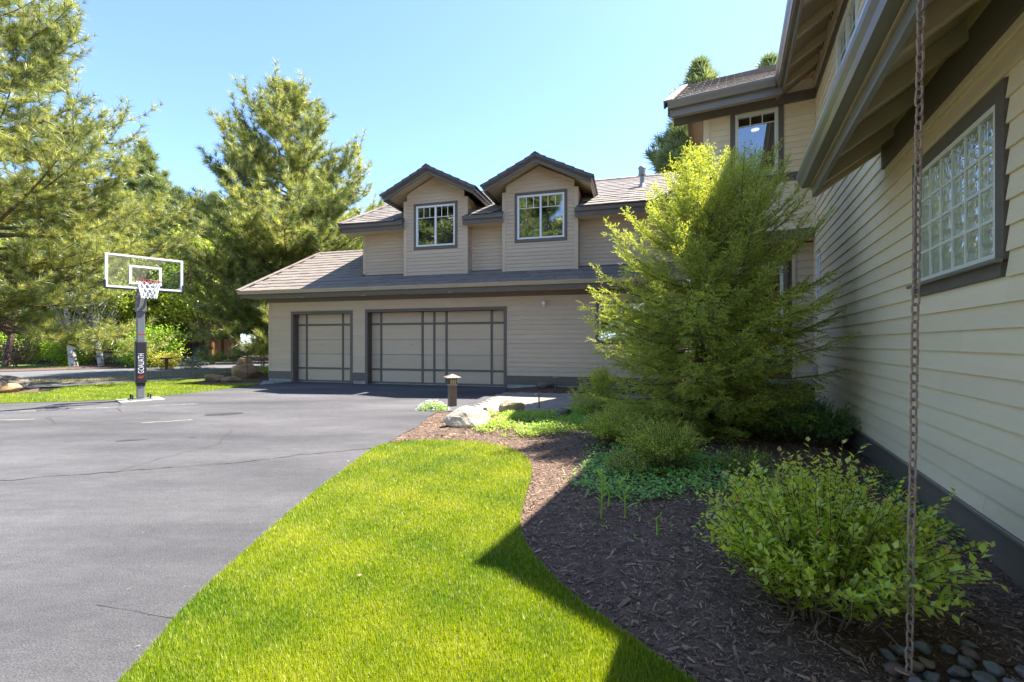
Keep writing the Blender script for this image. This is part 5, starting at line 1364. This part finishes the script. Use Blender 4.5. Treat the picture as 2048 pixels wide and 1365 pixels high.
for i, (x, y, s, hh, lab) in enumerate(((-20.9, 26.3, 1.5, 2.3, "dense olive green bush just left of the basketball pole"), (-28.3, 29.0, 1.4, 1.9, "dark green bush between the birch trunks"), (-23.0, 27.8, 1.2, 1.6, "green bush right of the birch rocks"), (-21.9, 27.6, .9, 1.3, "green bush right behind the basketball pole"), (-33, 30, 1.6, 2.0, "dark bush at the left edge beyond the grass"), (-12.3, 35.0, 1.2, 1.3, "green bush below the wood beside the road end"), (-14.9, 35.5, 1.0, 1.2, "light green bush left of the purple shrub"))):
    broadleaf("shrub", lab, (x, y, .05), hh, (0, 0, hh * .5, s, s * .9, hh * .58), 40 + i, ncl=110, per=30, leaf=.12, m="maple_leaf" if i in (5, 6) else "shrub_leaf", low=.05, clr=.25, trunk_r=.05, cat="shrub", stems=3)
broadleaf("shrub", "purple-leaved shrub by the road end near the garage", (-15.2, 27.6, 0), 1.5, (0, 0, .95, .85, .8, .75), 51, ncl=80, per=28, leaf=.09, m="plum_leaf", low=.05, clr=.18, trunk_r=.03, cat="shrub", stems=4)
broadleaf("shrub", "reddish shrub at the far left under the dark birch", (-29.4, 26.6, 0), 1.5, (0, 0, .95, .85, .8, .75), 52, ncl=70, per=26, leaf=.09, m="plum_leaf", low=.05, clr=.2, trunk_r=.03, cat="shrub", stems=4)
broadleaf("shrub", "bright yellow shrub beside the wooden stand across the road", (-18.9, 24.6, 0), .9, (0, 0, .42, .62, .55, .42), 53, ncl=70, per=30, leaf=.07, m="gold_leaf", low=.02, clr=.13, trunk_r=.02, cat="shrub", stems=4)
broadleaf("shrub", "pale sage plant spreading right of the yellow shrub", (-17.6, 24.7, 0), .6, (0, 0, .28, .7, .5, .32), 54, ncl=60, per=26, leaf=.07, m="sage_leaf", low=.02, clr=.14, trunk_r=.015, cat="shrub", stems=4)
broadleaf("shrub", "low dark juniper behind the big tan boulder", (-10.2, 19.8, 0), .5, (0, 0, .22, .8, .6, .28), 55, ncl=60, per=28, leaf=.06, m="shrub_leaf", low=.02, clr=.12, trunk_r=.015, cat="shrub", stems=4)
# wooden stand by the yellow shrub
ws = thing("wooden_stand", "small brown wooden post stand in front of the yellow shrub", "stand", (-18.35, 23.9, 0), .3)
MB().box(-.06, .06, -.06, .06, 0, .55).build("post", "dark_cedar", ws); MB().box(-.22, .22, -.14, .14, .55, .63).build("top_board", "dark_cedar", ws)
sk = thing("garden_stake", "thin dark garden stake with a hooked top by the tan boulder", "garden stake", (-9.95, 16.9, 0))
MB().tube([(0, 0, -.05), (0, 0, .85), (.02, 0, .95), (.08, 0, .98), (.12, 0, .93)], .009, 6).build("rod", "black_pad", sk)

# ------------------------------------------------------------------ wooden house across the road
nh = thing("wooden_house", "orange-brown timber house with slate roof and stone piers across the road", "house", (-27.3, 37.2, .15), R_(12))
MB().box(-14, -1.2, 1.0, 7, -.2, 3.0).build("wall", "dark_cedar", nh)
for k in range(11): MB().box(-14.02, -1.18, .96, 1.0, .1 + k * .26, .345 + k * .26).build("siding_board", "cedar", nh)
MB().box(-1.2, 2.1, -.6, 6, -.2, 2.62).build("entry_wall", "cedar", nh)
MB().box(-.35, 1.0, -.66, -.6, 0, 2.1).build("door", "dark_cedar", nh)
mb = MB(); mb.prism([(-15, -.2, 2.8), (-15, 4, 5.2), (-15, 8, 2.8), (-15, 8, 2.65), (-15, 4, 5.05), (-15, -.2, 2.65)], [(-.9, -.2, 2.8), (-.9, 4, 5.2), (-.9, 8, 2.8), (-.9, 8, 2.65), (-.9, 4, 5.05), (-.9, -.2, 2.65)]); mb.build("roof", "slate", nh)
mb = MB(); mb.add([(-1.9, -1.5, 2.55), (2.8, -1.5, 2.55), (2.8, 6.5, 2.55), (-1.9, 6.5, 2.55), (-1.2, 1.5, 3.9), (1.0, 1.5, 3.9), (1.0, 5, 3.9), (-1.2, 5, 3.9)], [(0, 3, 2, 1), (0, 1, 5, 4), (1, 2, 6, 5), (2, 3, 7, 6), (3, 0, 4, 7), (4, 5, 6, 7)]); mb.build("entry_roof", "slate", nh)
for x0, x1 in ((-2.1, -.5), (1.25, 2.35)): MB().box(x0, x1, -1.1, -.5, -.2, 1.05).build("stone_pier", "slate", nh, bevel=.03)
for x in (1.8, 3.4): MB().box(x - .11, x + .11, -.95, -.73, 1.05 if x < 2 else -.2, 2.5).build("post", "cedar", nh)
MB().box(1.2, 3.9, -1.0, -.7, 2.2, 2.42).build("beam", "dark_cedar", nh)

# ------------------------------------------------------------------ planted bed: shrubs, flowers, sprouting lilies
shrub("spirea_shrub", "bright yellow-green spirea with reddish tips standing around the rain chain", 1.63, 2.40, 250, .72, .68, .060, "bush_leaf", 3, step=.027, base_r=.26, low=.12, ell=(1.0, 1.0), dry=60)
shrub("shrub", "airy light green shrub in front of the spruce, middle of the bed", 1.62, 4.85, 170, .58, .54, .036, "bush_leaf", 5, step=.02, tip=False, base_r=.14)
shrub("shrub", "fresh green leafy shrub at the left foot of the spruce", 1.40, 6.0, 190, .50, .58, .042, "bush_leaf", 7, step=.022, base_r=.2, tip=False)
shrub("shrub", "dark green shrub in deep shade by the house corner", 4.05, 6.15, 200, .62, .85, .05, "deep_leaf", 9, step=.028, base_r=.3, tip=False)
shrub("shrub", "second dark green shrub below the stone base", 4.75, 8.0, 90, .7, .7, .05, "deep_leaf", 10, step=.032, base_r=.3, tip=False)
shrub("shrub", "small fresh green clump between the ground cover and the airy shrub", 1.18, 4.62, 70, .26, .30, .030, "bush_leaf", 13, step=.02, base_r=.1, tip=False)
shrub("shrub", "low leafy green clump at the right end of the ground cover", 2.35, 4.55, 80, .30, .36, .032, "shrub_leaf", 14, step=.02, base_r=.12, tip=False)
def sprout(label, x, y, h, n, seed, leaf):
    r = np.random.default_rng(seed); t = thing("lily_sprout", label, "plant", (x, y, H1(x, y)), 0)
    pts = np.array([(0, 0, -.02), (r.normal() * .006, 0, h * .4), (r.normal() * .012, r.normal() * .01, h * .8), (r.normal() * .018, r.normal() * .015, h)])
    V, F = tube_np(pts, np.array([.008, .0075, .006, .003]), 7); np_obj("stem", V, F, "shrub_leaf", t, tint=np.full(len(V), .7), smooth=True)
    P = []; D = []; S = []
    for j in range(n):
        f = .25 + .72 * (j / max(1, n - 1)) ** .8; a = j * 2.4; xx = f * 3; k = int(min(xx, 2)); P.append(pts[k] + (pts[k + 1] - pts[k]) * (xx - k)); D.append(unit(np.array([math.cos(a), math.sin(a), .35 + .9 * f]))); S.append(.8 * leaf * (1.1 - .35 * f) * r.uniform(.8, 1.1))
    Dn, U, W = basis(np.array(D)); LV = np.array([(0, 0, 0), (.11, .4, .03), (0, 1, -.12), (-.11, .4, .03), (0, .45, 0)])
    V, F, T = spread(np.array(P), Dn, U, W, LV, LEAF_F, np.array(S), r.uniform(.4, 1, n)); np_obj("foliage", V, F, "shrub_leaf", t, tint=T, kind="stuff")
sprout("tallest lily sprout in the mulch with a feathery leaf tuft", .70, 3.52, .36, 34, 1, .10)
sprout("lily sprout with broad blades right of the tallest one", .88, 3.50, .26, 9, 2, .17)
sprout("thin lily sprout between the tallest and the broad-bladed one", .80, 3.75, .25, 6, 3, .07)
sprout("short stubby lily shoot alone in the mulch", 1.01, 3.12, .15, 4, 4, .06)

def cover(name, label, poly, n, leaf, m, seed, hgt=.07, per=7, spreadr=.05, patch=.0):
    r = np.random.default_rng(seed); px = np.array(poly); lo, hi = px.min(0), px.max(0)
    X = r.uniform(lo[0], hi[0], n * 3); Y = r.uniform(lo[1], hi[1], n * 3); k = inside(poly, X, Y) & ~inside(LAWN, X, Y) & ~inside(DRIVE, X, Y)
    if patch: k &= (np.sin(X * 5.1 + 1.3 * np.sin(Y * 4.3)) * np.sin(Y * 5.7 + X) + r.normal(0, .35, len(X)) > -patch + .0)
    X, Y = X[k][:n], Y[k][:n]; Zb = bed_height(X, Y); hh = hgt * r.uniform(.3, 1.1, len(X))
    P = []; D = []; T = []
    for j in range(per):
        P.append(np.stack([X + r.normal(0, spreadr, len(X)), Y + r.normal(0, spreadr, len(X)), Zb + hh * r.uniform(.3, 1.0, len(X))], 1)); D.append(np.stack([r.normal(size=len(X)), r.normal(size=len(X)), r.uniform(.0, .7, len(X))], 1)); T.append(r.uniform(0, 1, len(X)))
    P = np.concatenate(P); Dn, U, W = basis(np.concatenate(D)); T = np.concatenate(T)
    V, F, T = spread(P, Dn, U, W, LEAF_V, LEAF_F, leaf * r.uniform(.7, 1.25, len(P)), T)
    o = np_obj(name, V, F, m, None, tint=T, kind="stuff"); o["label"] = label; return o
cover("ground_cover", "sunlit ground cover around the boulders by the walk", [(-.55, 7.0), (.35, 6.5), (1.2, 6.6), (1.5, 7.6), (1.3, 9.2), (.2, 9.1), (-.2, 8.3), (-.6, 8.6), (-.6, 8.0)], 1500, .034, "shrub_leaf", 1, hgt=.09, patch=.5)
cover("ground_cover", "blue-green creeping ground cover in shade before the spruce", [(.62, 4.1), (1.1, 3.75), (1.6, 4.0), (2.2, 3.85), (2.6, 4.3), (2.6, 5.0), (1.7, 5.6), (1.1, 5.9), (.9, 5.2), (.55, 4.6)], 900, .036, "vinca_leaf", 2, hgt=.10, patch=.55)
cover("ground_cover", "creeping ground cover in shade beside the walk", [(1.0, 7.2), (2.2, 6.9), (2.8, 8.6), (2.0, 10.0), (1.2, 9.6)], 900, .04, "vinca_leaf", 4, hgt=.10, patch=.7)
cover("seedlings", "scattered tiny seedlings on the mulch", [(.5, 3.4), (1.2, 2.7), (2.2, 2.4), (2.8, 3.6), (2.2, 4.1), (1.2, 3.7), (.7, 4.2)], 34, .024, "shrub_leaf", 5, hgt=.03, per=5, spreadr=.015)
cover("wall_ivy", "small creeping plants along the house skirt", [(2.75, 2.75), (3.1, 3.0), (3.9, 4.6), (3.6, 4.7)], 120, .034, "vinca_leaf", 6, hgt=.08)
# phlox clump at the path corner
ph = thing("phlox_clump", "mound of pale lilac phlox flowers by the bollard light", "flowers", (-1.68, 9.55, H1(-1.6, 9.4)))
r = np.random.default_rng(9); n = 900; a = r.uniform(0, 6.28, n); q = np.sqrt(r.uniform(0, 1, n))
P = np.stack([np.cos(a) * q * .36, np.sin(a) * q * .26, .20 * (1 - q ** 2) * r.uniform(.5, 1.1, n) + .01], 1); Dn, U, W = basis(r.normal(size=(n, 3)) + [0, 0, .6])
V, F, T = spread(P, Dn, U, W, LEAF_V, LEAF_F, .04 * r.uniform(.7, 1.2, n), r.uniform(0, .9, n)); np_obj("foliage", V, F, "shrub_leaf", ph, tint=T, kind="stuff")
n = 420; a = r.uniform(0, 6.28, n); q = np.sqrt(r.uniform(0, 1, n)); P = np.stack([np.cos(a) * q * .38, np.sin(a) * q * .28, .21 * (1 - q ** 2) * r.uniform(.85, 1.15, n) + .025], 1); Dn, U, W = basis(np.stack([r.normal(size=n), r.normal(size=n), r.normal(size=n) * .3], 1))
V, F, T = spread(P, Dn, U, W, DIA_V, DIA_F, .028 * r.uniform(.7, 1.2, n), r.uniform(0, 1, n)); np_obj("petals", V, F, "phlox_petal", ph, tint=T, kind="stuff")

# ------------------------------------------------------------------ bark chips, grass blades, gravel
r = np.random.default_rng(17)
n = 360000; y = .9 + 12.2 * r.uniform(0, 1, n) ** 2.3; x = r.uniform(-2.2, 5.6, n)
keep = (x < y * 1.3 + .6) & (x > -y * .35 - .3); x, y = x[keep], y[keep]
keep = ~(inside(LAWN, x, y) | inside(DRIVE, x, y) | inside(PATH, x, y)); e1 = np.array([math.cos(R_(H_ANG)), -math.sin(R_(H_ANG))]); keep &= (x * e1[0] + y * e1[1] < WA - .02)
keep &= ~((x - 1.83) ** 2 + (y - 1.90) ** 2 < .02)
x, y = x[keep], y[keep]; n = len(x); print("chips", n)
zb = bed_height(x, y) + r.uniform(.0, .012, n)
ln = r.lognormal(math.log(.0108), .6, n) * (1 + .09 * y); wd = ln * r.uniform(.10, .34, n); az = r.uniform(0, 6.28, n); tl_ = r.normal(0, .28, n); rl_ = r.normal(0, .35, n)
D = np.stack([np.cos(az) * np.cos(tl_), np.sin(az) * np.cos(tl_), np.sin(tl_)], 1); S_ = np.stack([-np.sin(az) * np.cos(rl_), np.cos(az) * np.cos(rl_), np.sin(rl_)], 1)
C = np.stack([x, y, zb], 1)
V = np.stack([C - D * ln[:, None] / 2 - S_ * wd[:, None] / 2, C - D * ln[:, None] / 2 + S_ * wd[:, None] / 2, C + D * ln[:, None] / 2 + S_ * wd[:, None] * .3, C + D * ln[:, None] / 2 - S_ * wd[:, None] * .4], 1).reshape(-1, 3)
T = np.repeat(r.beta(1.3, 1.9, n), 4)
o = np_obj("bark_chips", V, np.arange(n * 4).reshape(-1, 4), "bark_chip", None, tint=T, kind="stuff"); o["label"] = "dark bark chips covering the planted bed"

def grass(name, label, polys, n, ysel, hgt, wid, m, seed, z0=.012, edge_in=.0, tintbase=.45, simple=False):
    r = np.random.default_rng(seed); X, Y = ysel(r, n); k = np.zeros(len(X), bool)
    for p in polys: k |= inside(p, X, Y)
    X, Y = X[k], Y[k]; n = len(X); print(name, n)
    az = r.uniform(0, 6.28, n); h = hgt * r.uniform(.55, 1.2, n); w_ = wid(Y) * r.uniform(.7, 1.3, n); lean = r.normal(0, .42, n)
    side = np.stack([np.cos(az), np.sin(az), np.zeros(n)], 1); fw = np.stack([-np.sin(az), np.cos(az), np.zeros(n)], 1); up = np.array([[0, 0, 1.0]])
    B = np.stack([X, Y, np.full(n, z0)], 1); M_ = B + up * (h * .6)[:, None] + fw * (h * .22 * lean)[:, None]; Tp = B + up * (h * (1 - .15 * np.abs(lean)))[:, None] + fw * (h * .75 * lean)[:, None]
    if simple: V = np.stack([B - side * w_[:, None] / 2, B + side * w_[:, None] / 2, Tp], 1).reshape(-1, 3)
    else: V = np.stack([B - side * w_[:, None] / 2, B + side * w_[:, None] / 2, M_ + side * w_[:, None] * .38, M_ - side * w_[:, None] * .38, Tp], 1).reshape(-1, 3)
    b = np.arange(n)[:, None] * (3 if simple else 5); F = b + [0, 1, 2] if simple else np.concatenate([b + [0, 1, 2], b + [0, 2, 3], b + [3, 2, 4]]).reshape(-1, 3)
    pt = np.sin(X * 2.3 + np.sin(Y * 1.7) * 1.3) * np.sin(Y * 2.9 + X) * .24 + np.sin(X * 7.3 + Y * 3) * np.sin(Y * 8.1 - X * 2.2) * .20
    T = np.clip(tintbase + pt + r.normal(0, .26, n), 0, .92); T[r.uniform(0, 1, n) < .05 + .16 * np.clip(pt - .12, 0, 1)] = 1.0; X = X + r.normal(0, .008, n); Y = Y + r.normal(0, .008, n)
    o = np_obj(name, V, F, m, None, tint=np.repeat(T, 3 if simple else 5), kind="stuff"); o["label"] = label; return o
def near_sel(r, n):
    y = 1.2 / (1 - r.uniform(0, 1, n) * (1 - 1.2 / 6.6)); x = r.uniform(-2.0, 1.5, n); return x, y
grass("grass", "bright green mown grass blades of the near lawn", [LAWN], 540000, near_sel, .030, lambda y: .0022 + .0009 * y, "grass_blade", 3, simple=True)
def far_sel(r, n): return r.uniform(-19, -8.5, n), 10 + 7 * r.uniform(0, 1, n) ** 1.3
MP = [(-17.5, 12.6), (-14.9, 14.2), (-13.6, 12.9), (-15.0, 12.1), (-17.5, 11.6), (-20, 12.0)]; MP2 = [(-11.6, 16.2), (-10.4, 15.15), (-8.75, 15.7), (-8.7, 17.2), (-9.4, 21.5), (-11.6, 20.4), (-12.1, 18.3)]
def far_sel2(r, n):
    x, y = far_sel(r, n); k = ~(inside(MP, x, y) | inside(MP2, x, y)); return x[k], y[k]
grass("grass", "mown grass blades of the far lawn round the hoop", [FAR_LAWN], 90000, far_sel2, .05, lambda y: .0009 * y, "grass_blade", 4, z0=.006, simple=True)
def vg_sel(r, n): return r.uniform(-21, -9, n), r.uniform(12, 30, n)
VG = [(-30, 12.0), (-20.5, 13.6), (-15.3, 16.4), (-13.4, 20.4), (-12.8, 22.4), (-9.8, 27.8), (-11.5, 30), (-15.2, 26.1), (-15.7, 22.8), (-16.5, 20.6), (-17.2, 18.8), (-19.7, 17.3), (-30, 14.5)]
grass("dry_grass", "dry straw-coloured grass along the road verge", [VG], 22000, vg_sel, .07, lambda y: .0008 * y, "dry_blade", 5, z0=-.008)
n = 2600; q = [(-8.75, 15.75), (-8.5, 15.1), GW(-8.2, -0.45), GW(-8.15, -0.02), GW(-9.3, -0.02)]; xy = np.array(q); x = r.uniform(xy[:, 0].min(), xy[:, 0].max(), n * 3); y = r.uniform(xy[:, 1].min(), xy[:, 1].max(), n * 3); k = inside(q, x, y); x, y = x[k], y[k]; n = len(x)
OV = np.array([(1, 0, 0), (0, 1, 0), (-1, 0, 0), (0, -1, 0), (0, 0, .7)]); OF = np.array([(0, 1, 4), (1, 2, 4), (2, 3, 4), (3, 0, 4)])
D = np.stack([r.normal(size=n), r.normal(size=n), np.zeros(n)], 1); Dn, U, W = basis(D); V, F, T = spread(np.stack([x, y, np.full(n, .012)], 1), Dn, U, W * np.sign(W[:, 2:3]), OV, OF, r.uniform(.015, .035, n), r.uniform(0, 1, n)); o = np_obj("gravel", V, F, "pebble_mix", None, tint=T, kind="stuff"); o["label"] = "loose grey gravel at the left garage corner"
# a few fallen leaves and twigs on the mulch and drive
for i, (x, y, s, z, lab) in enumerate(((.80, 2.06, .045, .03, "fallen ochre leaf on the mulch near the lawn edge"), (-1.95, 5.35, .05, .004, "fallen tan leaf on the drive beside the lawn"), (-.9, 2.65, .03, .045, "fallen brown leaf on the lawn"))):
    V = LEAF_V * s * [1.4, 1, 1.6] + [x, y, H1(x, y) + .02 if i == 0 else z]
    tag(np_obj("fallen_leaf", V, LEAF_F, "river_tan", None), lab, "leaf")

r = np.random.default_rng(77); n = 5200
x = r.uniform(-9.5, -1.0, n); y = r.uniform(1.2, 13.5, n); k = inside(DRIVE, x, y); d = np.minimum(edge_dist(LAWN, x, y), edge_dist(FAR_LAWN, x, y)); k &= r.uniform(0, 1, n) < .10 + .9 * np.exp(-d / .12)
x, y = x[k], y[k]; n = len(x); a = r.uniform(0, 6.28, n); l = r.uniform(.006, .03, n); w_ = r.uniform(.002, .006, n); dx, dy = np.cos(a), np.sin(a)
P = np.stack([x, y, np.full(n, .006)], 1)
V = np.stack([P + np.stack([-dx * l / 2 - dy * w_ / 2, -dy * l / 2 + dx * w_ / 2, 0 * x], 1), P + np.stack([-dx * l / 2 + dy * w_ / 2, -dy * l / 2 - dx * w_ / 2, 0 * x], 1), P + np.stack([dx * l / 2, dy * l / 2, .004 + 0 * x], 1)], 1).reshape(-1, 3)
o = np_obj("drive_litter", V, np.arange(n * 3).reshape(-1, 3), "bark_chip", None, tint=np.repeat(r.uniform(.3, 1, n), 3), kind="stuff"); o["label"] = "dry needles and crumbs scattered on the asphalt by the lawn edge"
